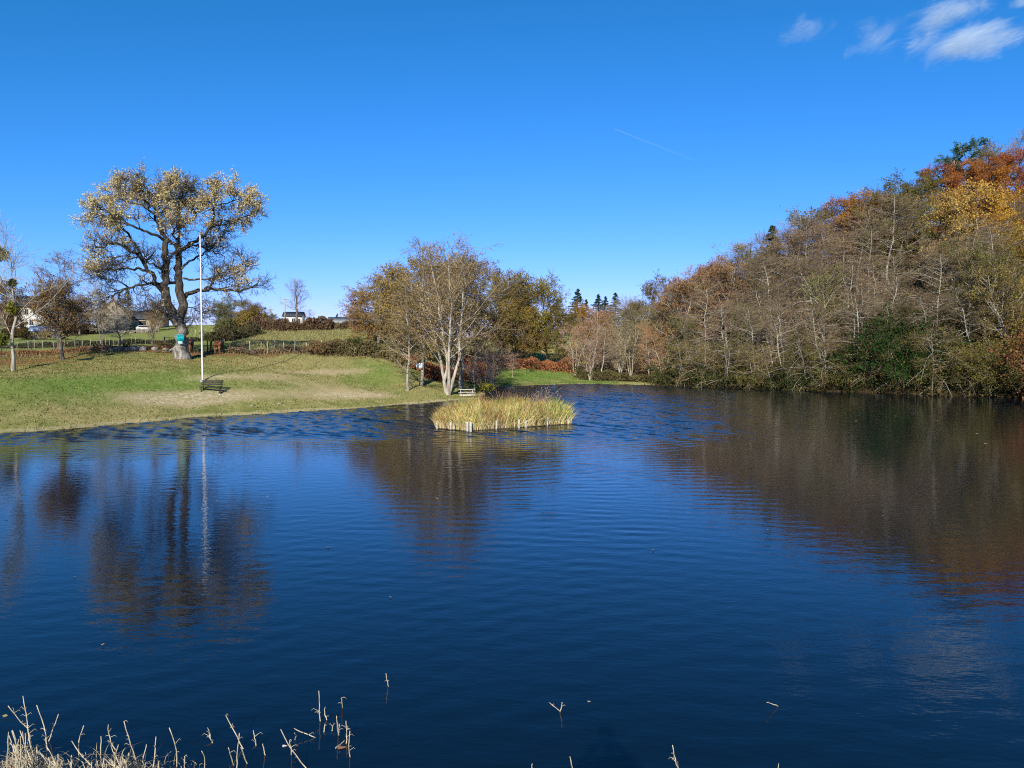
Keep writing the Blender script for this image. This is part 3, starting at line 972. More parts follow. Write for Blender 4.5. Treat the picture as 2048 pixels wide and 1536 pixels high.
bare('hornbeam_tree', DOME[0], 124, 70, 545, 'round brown-topped small tree with dark trunk standing in front of the white house', twig=(.11, .075, .05), bark=(.12, .105, .09), rz=.6, wide=1.0, leaf=(.26, .165, .075))
bare('hornbeam_tree', BIRCH[1], 118, 78, 498, 'thin bare tree rising behind the round brown-topped tree', twig=(.20, .15, .13), bark=(.2, .17, .14), rz=2.6, wide=1.5)
bare('orchard_tree', WIDE[1], 238, 78, 585, 'grey bare orchard tree with short trunk left of the huge oak', twig=(.30, .27, .235), bark=(.34, .32, .28), rz=1.7, wide=1.25, leaf=None)
bare('orchard_tree', CLUMP[0], 205, 92, 560, 'small bare twiggy tree behind the fence between round tree and oak', twig=(.27, .24, .21), bark=(.28, .25, .2), wide=.9, leaf=None)
bare('orchard_tree', CLUMP[1], 305, 88, 602, 'low brown twiggy tree behind the oak trunk to its left', twig=(.20, .155, .11), bark=(.28, .25, .2), wide=1.0, leaf=(.28, .18, .06))
bare('sapling', BIRCH[0], 306, 86, 640, 'thin dark sapling at the roadside left of the huge oak', twig=(.1, .08, .06), bark=(.1, .09, .08), wide=.5, leaf=None)
for px, d, pt, mesh_, col, lab in [
    (-10, 110, 545, OAKS[0], (.16, .085, .03), 'dark rusty tree at the far left edge behind the pale bare tree'),
    (22, 150, 602, OAKS[1], (.12, .075, .03), 'dark brown bush-like tree left of the white house'),
    (160, 165, 590, OAKS[1], (.21, .125, .045), 'rust-brown rounded tree between the white house and the stone house'),
    (196, 172, 600, OAKS[2], (.16, .105, .04), 'low brown tree against the left gable of the stone house'),
    (258, 205, 575, FIR[0], (.035, .055, .035), 'dark conifer behind the stone house roof'),
    (318, 176, 600, OAKS[2], (.24, .15, .045), 'tan leafy tree right of the stone house behind the oak'),
    (372, 195, 618, OAKS[0], (.15, .12, .05), 'small olive tree on the skyline just right of the oak trunk'),
    (462, 165, 592, OAKS[0], (.115, .125, .045), 'tallest grey-green tree of the clump on the field hilltop'),
    (446, 160, 607, OAKS[2], (.10, .11, .035), 'dull green tree at the left of the hilltop clump'),
    (494, 158, 598, OAKS[1], (.21, .15, .035), 'golden-brown tree at the right of the hilltop clump'),
    (520, 168, 612, OAKS[2], (.075, .085, .03), 'dark narrow tree at the right end of the hilltop clump'),
    (547, 190, 626, OAKS[1], (.15, .13, .045), 'low bushy yellow-brown tree left of the dark-roofed far house'),
    (534, 186, 628, OAKS[0], (.05, .07, .025), 'dark green round bush beside the utility poles'),
]:
    g, H = top_h(px, pt, d)
    nm = 'conifer_tree' if mesh_ is FIR[0] else 'leafy_tree'
    plant(nm, mesh_, g, H, lab, leaf=col, wide=(1.55 if px > 400 else 1.25) if nm != 'conifer_tree' else 1.0, leafm=NEEDLE if nm == 'conifer_tree' else None)
bare('ash_tree', bare_mesh(210, H=14, r=.34, limbs=24, l1=.36, k2=8, k3=6, ang=36, trop=.07, start=.2, twigr=.02, leaves=0), 595, 185, 556, 'lone bare tree in front of the far house on the skyline', twig=(.24, .20, .20), bark=(.17, .14, .12), leaf=None, rz=.3, wide=1.45)
bare('birch_tree', BIRCH[1], 622, 200, 618, 'small pinkish bare tree right of the far house', twig=(.33, .25, .25), bark=(.3, .25, .2), wide=2.0, leaf=None)

# ---- trees round the sign, picnic table and inlet
PALEB = (.46, .42, .33)
bare('hornbeam_tree', BIRCH[0], 815, 75, 560, 'slender pale tree nearest the water left of the tree with the white sign', twig=(.22, .18, .12), bark=PALEB, rz=1.2, wide=1.35, tilt=(-.05, 0), leaf=(.24, .17, .06))
signtree = bare('hornbeam_tree', bare_mesh(220, H=14, r=.27, limbs=30, l1=.30, k2=9, k3=6, ang=42, trop=.06, start=.2, stems=2, leaves=2600), 841, 79, 478, 'two-stemmed tree carrying the white sign on its trunk', twig=(.17, .135, .08), bark=(.34, .30, .22), rz=.4, leaf=(.27, .19, .05))
bare('hornbeam_tree', bare_mesh(221, H=15, r=.25, limbs=48, l1=.33, k2=9, k3=6, ang=48, trop=.04, start=.22, stems=4, leaves=5200, leafsize=.12, twigr=.013), 895, 75.5, 480, 'pale many-branched tree with twin trunks beside the picnic table', twig=(.24, .19, .135), bark=(.50, .45, .36), rz=2.0, wide=1.1, leaf=(.30, .21, .105))
bare('old_oak', WIDE[0], 920, 84, 492, 'thick spotted-bark bare tree right behind the picnic table', twig=(.17, .14, .10), bark=(.33, .30, .25), rz=3.6, wide=1.05, leaf=(.16, .12, .06))
bare('sapling', BIRCH[1], 948, 84, 690, 'thin pale sapling behind the right end of the picnic table', twig=(.36, .28, .24), bark=PALEB, wide=1.5, leaf=None)
bare('sapling', BIRCH[0], 968, 90, 700, 'leaning reddish sapling over the water right of the picnic table', twig=(.36, .26, .22), bark=PALEB, wide=2.0, leaf=None, tilt=(.2, 0))
bare('sapling', CLUMP[2], 985, 97, 668, 'twiggy reddish shrub-like sapling overhanging the inlet', twig=(.33, .24, .19), bark=(.35, .3, .22), wide=1.8, leaf=None)
bare('sapling', ALDER[1], 1026, 112, 706, 'tiny slim sapling alone on the far green bank', twig=(.40, .26, .22), bark=PALEB, wide=1.2, leaf=None)
for px, d, pt, mesh_, col, wd, lab in [
    (760, 118, 548, OAKS[0], (.25, .165, .06), 1.2, 'tan-brown oak at the left edge of the copse behind the sign'),
    (800, 112, 528, OAKS[1], (.23, .17, .055), 1.2, 'golden-olive oak of the copse behind the slender pale tree'),
    (850, 110, 512, OAKS[2], (.26, .18, .055), 1.3, 'thin-leaved tan oak of the copse behind the white sign'),
    (905, 108, 512, OAKS[1], (.19, .15, .05), 1.2, 'olive-brown oak of the copse behind the twin-trunked tree'),
    (950, 112, 522, OAKS[2], (.17, .13, .05), 1.1, 'dull brown oak of the copse behind the spotted-bark tree'),
    (737, 125, 582, OAKS[2], (.31, .15, .06), 1.4, 'low rusty tree at the foot of the copse on its left'),
    (1000, 128, 535, OAKS[0], (.17, .135, .055), 1.0, 'grey-brown oak at the left of the dark oak group by the inlet'),
    (1050, 130, 545, OAKS[1], (.17, .145, .035), 1.15, 'tall dark olive oak behind the red bracken bank'),
    (1092, 132, 551, OAKS[0], (.19, .16, .04), 1.0, 'right-hand dark green-gold oak above the green bank'),
    (1030, 126, 600, OAKS[2], (.26, .185, .045), 1.0, 'lower golden oak in front of the dark oak group'),
    (1115, 128, 602, OAKS[1], (.12, .11, .03), .9, 'small dark oak beside the bare pinkish alders'),
    (1160, 160, 604, OAKS[0], (.30, .165, .03), 1.0, 'amber-orange tree behind the bare alders by the inlet'),
    (1208, 155, 622, OAKS[2], (.34, .18, .04), 1.0, 'orange tree right behind the pinkish alders'),
    (1312, 165, 549, OAKS[0], (.125, .105, .045), .9, 'tall olive tree standing over the left end of the wooded hill'),
    (1335, 132, 600, OAKS[1], (.15, .13, .05), 1.1, 'olive tree filling the gap behind the leaning white birch'),
    (1285, 148, 600, OAKS[2], (.18, .15, .06), 1.1, 'dull olive tree behind the grey-olive bare tree'),
    (1380, 128, 575, ALDER[1], (.22, .15, .08), 1.2, 'brown leafy tree low at the left end of the wood'),
    (1262, 170, 606, OAKS[1], (.17, .15, .06), 1.1, 'grey-green tree just right of the far conifers'),
    (1352, 150, 560, BEECH[0], (.30, .16, .07), 1.0, 'salmon-orange tree below the pale bare crown at the wood end'),
]:
    g, H = top_h(px, pt, d)
    plant('oak_tree', mesh_, g, H, lab, leaf=col, wide=wd * 1.02, bark=(.2, .17, .13))
for i, (px, d, pt, wd, col, tw, mesh_, lab) in enumerate([
    (1150, 121, 640, 1.2, (.30, .17, .10), (.33, .23, .19), CLUMP[0], 'pinkish bare alder clump nearest the green bank'),
    (1190, 123, 612, 1.2, (.25, .15, .09), (.32, .22, .19), ALDER[4], 'tallest pinkish bare alder left of the inlet head'),
    (1205, 118, 650, 1.15, (.22, .15, .09), (.30, .25, .20), ALDER[2], 'grey bare alder with forked foot at the water'),
    (1180, 117, 668, 1.3, (.28, .17, .11), (.35, .24, .20), CLUMP[1], 'low reddish twiggy alder in front of the pinkish alders'),
    (1240, 119, 655, 1.0, (.2, .17, .06), (.32, .28, .21), CLUMP[2], 'sheaf of slim pale stems standing at the water'),
    (1262, 121, 625, 1.0, (.2, .17, .06), (.24, .21, .15), CLUMP[0], 'second sheaf of slim pale stems, close to the yellow birch'),
    (1300, 116, 640, 1.2, (.38, .20, .06), (.34, .22, .14), BIRCH[0], 'yellow-orange birch with pale leaning stems at the water'),
    (1326, 112, 655, 1.2, (.36, .18, .07), (.34, .21, .14), BIRCH[1], 'leaning white-stemmed birch where the wooded hill begins'),
    (1290, 135, 612, 1.2, (.14, .13, .05), (.21, .19, .14), ALDER[0], 'grey-olive bare tree behind the yellow-orange birch'),
    (1250, 150, 590, 1.4, (.15, .13, .06), (.25, .22, .18), WIDE[1], 'broad grey bare tree below the far conifers'),
    (1372, 160, 530, 1.2, (.28, .2, .14), (.40, .29, .25), BIRCH[1], 'pale pink bare crown above the left end of the wood'),
]):
    bare('birch_tree' if mesh_ in BIRCH else 'alder_tree', mesh_, px, d, pt, lab, twig=tw, leaf=col, bark=(.50, .46, .36), wide=wd, tilt=((-.28, 0) if i == 7 else (-.1, 0) if i == 6 else (0, 0)))
for px, d, pt, wd, lab in [(1155, 215, 577, 1.0, 'left and tallest of the dark conifers beyond the inlet'), (1172, 235, 598, .8, 'small conifer tip right of the tallest far conifer'), (1196, 225, 588, 1.1, 'middle dark conifer beyond the inlet'),
                           (1210, 230, 592, 1.0, 'dark conifer leaning close to the middle far conifer'), (1230, 230, 585, 1.1, 'right-hand dark conifer beyond the inlet'), (675, 290, 627, 1.0, 'lone small conifer on the skyline by the utility pole')]:
    g, H = top_h(px, pt, d)
    plant('conifer_tree', FIR[int(px) % 2], g, H, lab, leaf=(.03, .055, .04), twig=(.06, .05, .04), leafm=NEEDLE, wide=wd * 1.25, group='conifers beyond the inlet' if px > 1000 else None)
for i, (px, pt) in enumerate([(692, 634), (700, 632), (709, 635), (718, 631), (728, 634), (738, 632), (748, 636)]):
    g, H = top_h(px, pt, 270)
    plant('conifer_tree', OAKS[i % 3], g, H, 'one of the small blue-green trees in a row on the skyline behind the barn roof', group='skyline trees behind the barn roof', leaf=(.05, .065, .05), wide=1.2)

# ---- the wooded hillside on the right
ORD = ['first', 'second', 'third', 'fourth', 'fifth', 'sixth', 'seventh', 'eighth', 'ninth', 'tenth', 'eleventh', 'twelfth', 'thirteenth', 'fourteenth', 'fifteenth', 'sixteenth',
       'seventeenth', 'eighteenth', 'nineteenth', 'twentieth', 'twenty-first', 'twenty-second', 'twenty-third', 'twenty-fourth', 'twenty-fifth', 'twenty-sixth', 'twenty-seventh', 'twenty-eighth']
SHORE = np.array([G(px, py)[:2] for px, py in ((1330, 771), (1480, 777), (1640, 782), (1780, 786), (1920, 791), (2048, 795), (2150, 803), (2320, 818), (2500, 835))])
SL = np.concatenate(([0], np.cumsum(np.linalg.norm(np.diff(SHORE, axis=0), axis=1))))


def bank(u, off):
    """point u of the way along the right bank, off metres up from the water"""
    s = u * SL[-1]
    p = np.array([np.interp(s, SL, SHORE[:, k]) for k in (0, 1)])
    q = np.array([np.interp(min(s + 1, SL[-1]), SL, SHORE[:, k]) for k in (0, 1)]) - np.array([np.interp(max(s - 1, 0), SL, SHORE[:, k]) for k in (0, 1)])
    q /= np.linalg.norm(q)
    nrm = np.array((-q[1], q[0])) if (-q[1] * 1 + q[0] * 1) > 0 else np.array((q[1], -q[0]))
    x, y = p + nrm * off
    return np.array((x, y, hz(x, y)))


def pix(p):
    return CX + FPX * p[0] / p[1]


rng = np.random.default_rng(77)
rowdef = [  # offset up the slope, count, height, mesh set, row words, leaf share
    (1.2, 19, 6.6, SWEEP, 'drooping bare tree sweeping over the water along the right bank'),
    (4.5, 15, 10.5, ALDER, 'bare grey-brown alder just behind the drooping waterside trees'),
    (10, 15, 12.5, ALDER, 'pale-trunked bare alder low on the wooded hillside'),
    (18, 14, 13.0, ALDER, 'pale-trunked bare alder halfway up the wooded hillside'),
    (28, 13, 13.0, ALDER, 'brownish bare alder on the upper half of the wooded hillside')]
for off, cnt, H, ms, words_ in rowdef:
    pts = []
    for i in range(cnt):
        u = (i + .5 + .5 * (rng.random() - .5)) / cnt * .98 + .01
        p = bank(u, off + (rng.random() - .5) * off * .5)
        pts.append(p)
    pts.sort(key=pix)
    for i, p in enumerate(pts):
        px = pix(p)
        r = rng.random()
        if ms is SWEEP:
            tw = [(.15, .115, .08), (.21, .16, .115), (.11, .09, .06)][i % 3]
            lf = [(.14, .125, .03), (.20, .16, .05), (.11, .12, .03)][i % 3]
        elif px > 1960 and off < 14:
            tw, lf = (.15, .12, .08), (.15, .12, .045)
        else:
            tw = [(.17, .135, .11), (.205, .15, .125), (.135, .112, .09), (.185, .155, .12)][int(r * 4)]
            lf = [(.17, .13, .045), (.21, .125, .05), (.14, .135, .045)][int(rng.random() * 3)]
        h = H * (.82 + .36 * rng.random())
        leafy = ms is ALDER and off < 12 and rng.random() < .25
        if leafy: lf = [(.15, .135, .04), (.19, .15, .045), (.11, .115, .035), (.2, .12, .05)][rng.integers(4)]
        t = (-.22 - .25 * rng.random(), .25 + .15 * rng.random()) if ms is SWEEP else (-.05 - .22 * rng.random() * (off < 20), .03)
        plant('waterside_tree' if ms is SWEEP else 'alder_tree', SLIM[i % 2] if leafy else ms[rng.integers(len(ms))], p - np.array((0, 0, .1)), h, f"{words_.replace('bare', 'half-leafy') if leafy else words_}, {ORD[i]} from the left", group=words_ + 's' if False else None, leaf=lf, twig=tw,
              bark=(.47, .44, .36) if off > 3 else (.40, .37, .30), tilt=t, rz=rng.random() * 6.28)
# leafy crowns of the upper slope and skyline
for px, d, pt, ms, col, wd, lab in [
    (1405, 138, 528, BEECH[0], (.25, .125, .08), .9, 'reddish-brown tree at the low end of the wood skyline'),
    (1440, 136, 512, BEECH[1], (.24, .12, .08), .9, 'russet tree second along the wood skyline'),
    (1485, 134, 480, ALDER[2], (.2, .16, .08), 1.3, 'wispy bare tree on the skyline beside the russet tree'),
    (1520, 134, 462, ALDER[5], (.2, .17, .1), 1.3, 'grey wispy tree on the skyline left of the small fir'),
    (1541, 132, 450, FIR[0], (.06, .085, .05), 1.3, 'single small fir poking above the bare wood skyline'),
    (1580, 134, 430, ALDER[0], (.2, .17, .1), 1.3, 'thin-topped bare tree right of the small skyline fir'),
    (1612, 136, 418, OAKS[2], (.13, .12, .06), 1.0, 'sparse olive tree on the middle of the skyline'),
    (1650, 136, 416, BIRCH[0], (.25, .16, .09), 1.5, 'thin brown tree on the skyline left of the orange crowns'),
    (1690, 134, 396, BEECH[0], (.30, .135, .035), 1.1, 'orange-brown crown on the skyline'),
    (1728, 134, 384, BEECH[1], (.29, .14, .05), 1.1, 'orange crown left of the dark green oak on the skyline'),
    (1790, 136, 350, OAKS[0], (.085, .095, .025), 1.15, 'dark green oak rounded on the upper skyline'),
    (1835, 136, 352, OAKS[1], (.12, .115, .03), 1.1, 'olive oak touching the dark green skyline oak'),
    (1762, 130, 380, OAKS[2], (.13, .12, .04), 1.0, 'dull green tree below the dark green skyline oak'),
    (1880, 138, 330, BEECH[0], (.28, .10, .04), 1.15, 'red-brown beech below the flat-topped pine'),
    (1905, 142, 287, PINE[0], (.05, .10, .075), 1.0, 'flat-topped dark green pine on the skyline'),
    (1925, 138, 318, BEECH[1], (.31, .10, .025), 1.2, 'bright red-orange beech right of the flat-topped pine'),
    (1966, 142, 284, OAKS[1], (.19, .15, .05), .9, 'yellow-olive round crown at the top of the hill'),
    (1975, 134, 318, BEECH[0], (.32, .12, .025), 1.25, 'large orange-red beech under the round hilltop crown'),
    (2030, 136, 298, BEECH[1], (.30, .08, .03), 1.3, 'deep red beech cut by the right picture edge'),
    (2100, 136, 300, BEECH[0], (.31, .12, .03), 1.3, 'orange beech beyond the right picture edge'),
    (2035, 148, 264, BIRCH[1], (.2, .15, .15), 1.5, 'purplish bare crown highest at the right picture edge'),
    (1905, 112, 378, BEECH[0], (.37, .25, .085), 1.0, 'pale golden tree in the middle of the bright slope'),
    (1950, 112, 366, BEECH[1], (.42, .265, .07), 1.15, 'bright golden-yellow tree on the upper right slope'),
    (2000, 110, 380, BEECH[0], (.43, .24, .035), 1.2, 'amber tree below the deep red beech'),
    (2045, 116, 385, BEECH[1], (.40, .20, .03), 1.2, 'amber-brown tree at the right edge of the upper slope'),
    (2110, 114, 380, BEECH[0], (.40, .22, .03), 1.2, 'golden tree beyond the right edge of the upper slope'),
    (2020, 102, 450, OAKS[1], (.30, .21, .05), 1.1, 'olive-gold tree under the amber trees at the right edge'),
    (1960, 108, 470, OAKS[2], (.17, .145, .05), 1.0, 'thin olive tree below the bright golden tree'),
    (2080, 100, 470, OAKS[0], (.15, .13, .04), 1.1, 'olive oak beyond the right edge, midway up the slope'),
    (1870, 118, 470, OAKS[2], (.14, .15, .045), .8, 'yellow-green thin crown among the pale-trunked alders'),
]:
    g, H = top_h(px, pt, d)
    nm = 'pine_tree' if ms in PINE else 'fir_tree' if ms in FIR else 'beech_tree' if ms in BEECH else 'oak_tree' if ms in OAKS else 'birch_tree' if ms in BIRCH else 'alder_tree'
    H = float(np.clip(H, 7, 19))
    z = W(px, pt, d)[2] - H
    plant(nm, ms, (g[0], g[1], max(g[2] - 1.5, min(z, g[2] + .2))), H + max(0, z - g[2] - .2), lab, leaf=col, wide=wd * (1 if nm in ('fir_tree',) else 1.05), leafm=NEEDLE if nm in ('fir_tree', 'pine_tree') else None,
          bark=(.3, .27, .22), twig=(.2, .15, .11) if nm not in ('alder_tree', 'birch_tree') else (.27, .22, .19))
# bare crowns closing the skyline of the wood
SKX = (1290, 1330, 1360, 1400, 1440, 1480, 1500, 1540, 1580, 1610, 1650, 1700, 1730, 1780, 1850, 1900)
SKY = (566, 556, 540, 536, 518, 496, 482, 456, 450, 436, 420, 396, 388, 366, 352, 330)
for i, px in enumerate(np.arange(1335, 1815, 20)):
    d = 122 + 14 * rng.random()
    g, H = top_h(px, np.interp(px, SKX, SKY) + 5 + 22 * rng.random(), d)
    ms = [ALDER, ALDER, BIRCH, WIDE, SLIM][rng.integers(5)]
    col = [(.18, .13, .05), (.24, .13, .055), (.15, .14, .05), (.20, .16, .06)][rng.integers(4)]
    plant('alder_tree' if ms in (ALDER, BIRCH, WIDE) else 'oak_tree', ms[rng.integers(len(ms))], g, float(np.clip(H, 6, 21)), f'thin-topped tree closing the skyline of the wood, {ORD[i]} from the left', leaf=col, bark=(.42, .39, .32), wide=1.25,
          twig=[(.20, .16, .13), (.24, .175, .15), (.17, .145, .115)][rng.integers(3)])
# shrubs low on the right bank
for u, off, H, ms, col, lab in [
    (.03, .8, 4.5, LOWB[0], (.035, .055, .018), 'dark evergreen shrub at the water where the wooded bank begins'),
    (.10, .6, 2.6, LOWB[1], (.04, .055, .02), 'low dark shrub beneath the drooping trees, left end of the right bank'),
    (.20, .8, 2.6, LOWB[0], (.10, .095, .03), 'low yellow-green shrub at the water, left third of the right bank'),
    (.28, .5, 3.0, LOWB[1], (.035, .05, .02), 'low dark shrub at the water near the middle of the right bank'),
    (.36, .8, 2.8, LOWB[0], (.09, .085, .03), 'olive low shrub at the water left of the ivy-green thicket'),
    (.455, 1.4, 8.0, IVY[1], (.02, .046, .014), 'tall glossy dark green ivy thicket on the right bank'),
    (.475, .6, 5.0, IVY[0], (.026, .06, .017), 'bright-leaved lower part of green thicket overhanging the water'),
    (.44, 6.5, 8.5, IVY[0], (.035, .045, .018), 'dark thicket behind the glossy green ivy thicket'),
    (.53, 1.0, 4.6, IVY[1], (.06, .065, .022), 'dark olive shrub right of the glossy green thicket'),
    (.57, 1.2, 5.5, IVY[0], (.13, .115, .04), 'yellowish leafy shrub hanging over the water at the right'),
    (.61, 1.0, 6.2, IVY[1], (.12, .105, .035), 'tall olive leafy shrub hanging over the water near the right edge'),
    (.64, 5.0, 7.5, IVY[0], (.15, .12, .04), 'big brown-green shrub up the bank near the right edge'),
    (.67, .8, 5.0, IVY[0], (.08, .085, .03), 'leafy dark shrub at the water cut by the right picture edge'),
    (.70, 2.0, 8.5, IVY[1], (.16, .075, .04), 'tall rusty shrub at the right picture edge'),
    (.80, 1.0, 6.0, LOWB[1], (.1, .09, .03), 'olive shrub beyond the right picture edge'),
    (.14, 3.5, 3.0, IVY[0], (.05, .06, .02), 'dark olive thicket behind the drooping trees at the left end of the right bank'),
    (.24, 4.0, 3.2, IVY[1], (.045, .05, .018), 'dark thicket behind the drooping trees, left third of the right bank'),
    (.33, 4.0, 3.2, IVY[0], (.06, .062, .022), 'olive thicket behind the drooping trees near the middle of the right bank'),
    (.39, 5.0, 3.8, IVY[1], (.04, .05, .02), 'shadowy thicket up the bank left of the glossy ivy thicket'),
    (.90, 1.0, 6.0, LOWB[0], (.1, .09, .03), 'olive shrub far beyond the right picture edge'),
]:
    p = bank(u, off)
    plant('waterside_shrub', ms, p, H, lab, 'shrub', leaf=col, twig=(.12, .09, .06))
# understorey: nobody could count it
C_, n_ = [], 0
rs = np.random.default_rng(12)
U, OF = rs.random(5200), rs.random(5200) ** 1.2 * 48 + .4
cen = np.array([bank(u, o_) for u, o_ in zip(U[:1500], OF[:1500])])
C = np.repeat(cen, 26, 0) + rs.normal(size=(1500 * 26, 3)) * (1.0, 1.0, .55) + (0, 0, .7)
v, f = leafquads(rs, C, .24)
under = link('undergrowth', mesh_from('undergrowth', v, f, tint_of(rs, len(C), 4, np.repeat(rs.random(1500), 26))), LEAF, None, (.05, .048, .02))  # leaf colour kept dark to paint the shaded gaps between trunks
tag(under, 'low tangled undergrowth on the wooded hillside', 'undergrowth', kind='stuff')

# ------------------------------------------------------------------ hedges, bracken, grass
def strip_foliage(name, pts, w, h, n, size, col, label, cat, seed, kind=None, group=None, twig=(.13, .1, .07), stems=120, long=1.0, lump=.4):
    """hedge along ground points: leaf cloud with an uneven top, and stems inside"""
    rng = np.random.default_rng(seed)
    pts = np.array([p[:2] for p in pts])
    s = np.concatenate(([0], np.cumsum(np.linalg.norm(np.diff(pts, axis=0), axis=1))))

    def place(u, side):
        q = np.stack([np.interp(u * s[-1], s, pts[:, k]) for k in (0, 1)], 1)
        q2 = np.stack([np.interp(np.minimum(u * s[-1] + .5, s[-1] + .5), s, pts[:, k]) for k in (0, 1)], 1) - q
        q2 = norm(q2 + 1e-6)
        return q + np.stack([-q2[:, 1], q2[:, 0]], 1) * side[:, None]
    u = rng.random(n)
    ph = rng.random(4) * 6
    top = h * (1 + lump * (np.sin(u * s[-1] * .9 + ph[0]) * .4 + np.sin(u * s[-1] * 2.3 + ph[1]) * .3 + np.sin(u * s[-1] * .31 + ph[2]) * .5))
    zz = rng.random(n) ** .75
    sd = rng.normal(size=n) * w * .5 * (1.1 - .5 * zz)
    q = place(u, sd)
    C = np.stack([q[:, 0], q[:, 1], height(q[:, 0], q[:, 1]) + np.maximum(top, .15) * zz], 1)
    v, f = leafquads(rng, C, size, up=.3, long=long)
    cl = .5 + .5 * np.sin(u * s[-1] * 1.7 + 3 * sd + ph[3])
    o = empty(name, (0, 0, 0), 0, label, cat, group) if kind is None else None
    fo = link('foliage' if o else name, mesh_from('foliage', v, f, tint_of(rng, n, 4, cl)), LEAF, o, col)
    if kind: tag(fo, label, cat, group, kind)
    if stems:
        stems = int(stems)
        us = rng.random(stems)
        q = place(us, rng.normal(size=stems) * w * .3)
        b = np.stack([q[:, 0], q[:, 1], height(q[:, 0], q[:, 1]) - .1], 1)
        d = norm(rng.normal(size=(stems, 3)) * .45 + (0, 0, 1))
        P = b[:, None] + d[:, None] * np.linspace(0, 1, 4)[None, :, None] * (h * 1.15) + rng.normal(size=(stems, 4, 3)) * .05
        P[:, 0] = b
        bv, bf = ring([(P, np.full((stems, 4), .018))], [3])
        if o: link('stems', mesh_from('stems', bv, bf, np.repeat(rng.random(stems), 12)), TWIG, o, twig)['kind'] = 'stuff'
    return o or fo


def apts(*l): return [at(px, d) for px, d in l]


strip_foliage('hedge', apts((510, 152), (545, 151), (590, 150), (630, 150), (665, 150)), 2.2, 2.3, 9000, .34, (.15, .095, .055), 'long brown hedge along the crest of the middle field', 'hedge', 1, stems=240, twig=(.2, .13, .1))
strip_foliage('hedge', apts((660, 152), (710, 150), (760, 146), (800, 140)), 2.0, 1.3, 6000, .32, (.17, .12, .07), 'lower straggly hedge right of the brown hedge, below the barn roof', 'hedge', 2, stems=160)
strip_foliage('hedge', apts((420, 104), (440, 108), (465, 118), (490, 130), (512, 140)), 2.0, 1.7, 7000, .30, (.085, .075, .035), 'dark hedge running up beside the lane from the cows', 'hedge', 3, stems=160)
strip_foliage('hedge', apts((150, 92), (200, 94), (250, 95), (300, 97), (340, 99), (400, 103)), 1.6, .55, 5000, .2, (.075, .08, .035), 'low dark hedge in front of the left green field', 'hedge', 4, stems=150)
strip_foliage('hedge', apts((-40, 88), (30, 89), (70, 89), (110, 90), (150, 92)), 1.5, .5, 4000, .2, (.09, .09, .04), 'low scrubby hedge at the far left behind the fence posts', 'hedge', 5, stems=150)
strip_foliage('bramble_bank', apts((455, 81.5), (520, 82.5), (590, 83.6), (630, 84.5)), .9, .55, 4200, .20, (.20, .14, .085), 'dry brown brambles under the fence in the middle of the lawn bank', 'brambles', 6, stems=160, twig=(.3, .24, .15))
strip_foliage('bramble_bank', apts((620, 84.5), (650, 85), (690, 85.6)), 1.4, 1.35, 4200, .22, (.155, .125, .055), 'rounded bramble thicket right of the fence posts', 'brambles', 7, stems=130, twig=(.25, .18, .12))
strip_foliage('bramble_bank', apts((690, 85.2), (730, 86), (775, 87), (815, 88)), 1.5, 1.25, 5600, .22, (.17, .14, .06), 'grey-green bramble thicket below the broom bush', 'brambles', 8, stems=200, twig=(.3, .25, .16))
strip_foliage('bracken', apts((805, 88.5), (840, 90), (870, 92), (900, 98)), 1.6, 1.1, 7000, .22, (.34, .125, .06), 'red-brown bracken on the bank behind the tree with the white sign', 'bracken', 9, kind='stuff', stems=0)
strip_foliage('bracken', apts((845, 84), (865, 84), (885, 86)), 1.3, .75, 2600, .2, (.22, .10, .05), 'brown bracken spilling down the lawn beside the white sign', 'bracken', 10, kind='stuff', stems=0)
strip_foliage('bracken', apts((930, 112), (965, 120), (1010, 124), (1060, 125.5), (1110, 126), (1150, 125)), 2.2, 1.9, 12000, .24, (.38, .16, .075), 'rusty bracken bank above the far green bank', 'bracken', 11, kind='stuff', stems=0)
strip_foliage('bracken', apts((935, 95), (955, 104), (975, 116)), 2.0, 1.6, 4500, .24, (.30, .12, .06), 'dark red bracken behind the picnic table', 'bracken', 12, kind='stuff', stems=0)
strip_foliage('bank_foliage', apts((1150, 119), (1200, 116.5), (1260, 115), (1330, 110)), 1.3, 1.3, 5000, .24, (.14, .12, .05), 'low olive scrub at the foot of the alders at the inlet head', 'scrub', 13, stems=120)
strip_foliage('reed_fringe', [G(1160, 770.3), G(1210, 770.5), G(1260, 771), G(1310, 772)], .5, .6, 1500, .24, (.34, .28, .13), 'pale dead grass fringe along the far water edge', 'grass fringe', 14, kind='stuff', stems=0, long=2.5)
strip_foliage('bank_foliage', [bank(u_, .35) for u_ in np.linspace(.01, .95, 40)], 1.5, 1.5, 16000, .22, (.035, .042, .017), 'dark leaf strip added as waterline shade along the foot of the wooded bank', 'scrub', 18, kind='stuff', stems=0)  # very dark leaves added to stand for shadow under the overhanging branches
strip_foliage('hedge', apts((432, 156), (455, 157), (475, 156)), 3.0, 2.6, 5000, .26, (.16, .16, .06), 'grey-green bushes filling the foot of the hilltop clump on its left', 'hedge', 19, stems=60)
strip_foliage('hedge', apts((478, 155), (505, 157), (522, 160)), 3.0, 3.0, 5000, .26, (.26, .18, .05), 'golden-brown bushes filling the foot of the hilltop clump on its right', 'hedge', 20, stems=60)
strip_foliage('thicket', apts((1145, 131), (1200, 128), (1260, 126), (1330, 122)), 4.0, 4.6, 14000, .2, (.25, .18, .12), 'pinkish-brown twiggy thicket behind the alders at the inlet head', 'undergrowth', 21, kind='stuff', stems=0)
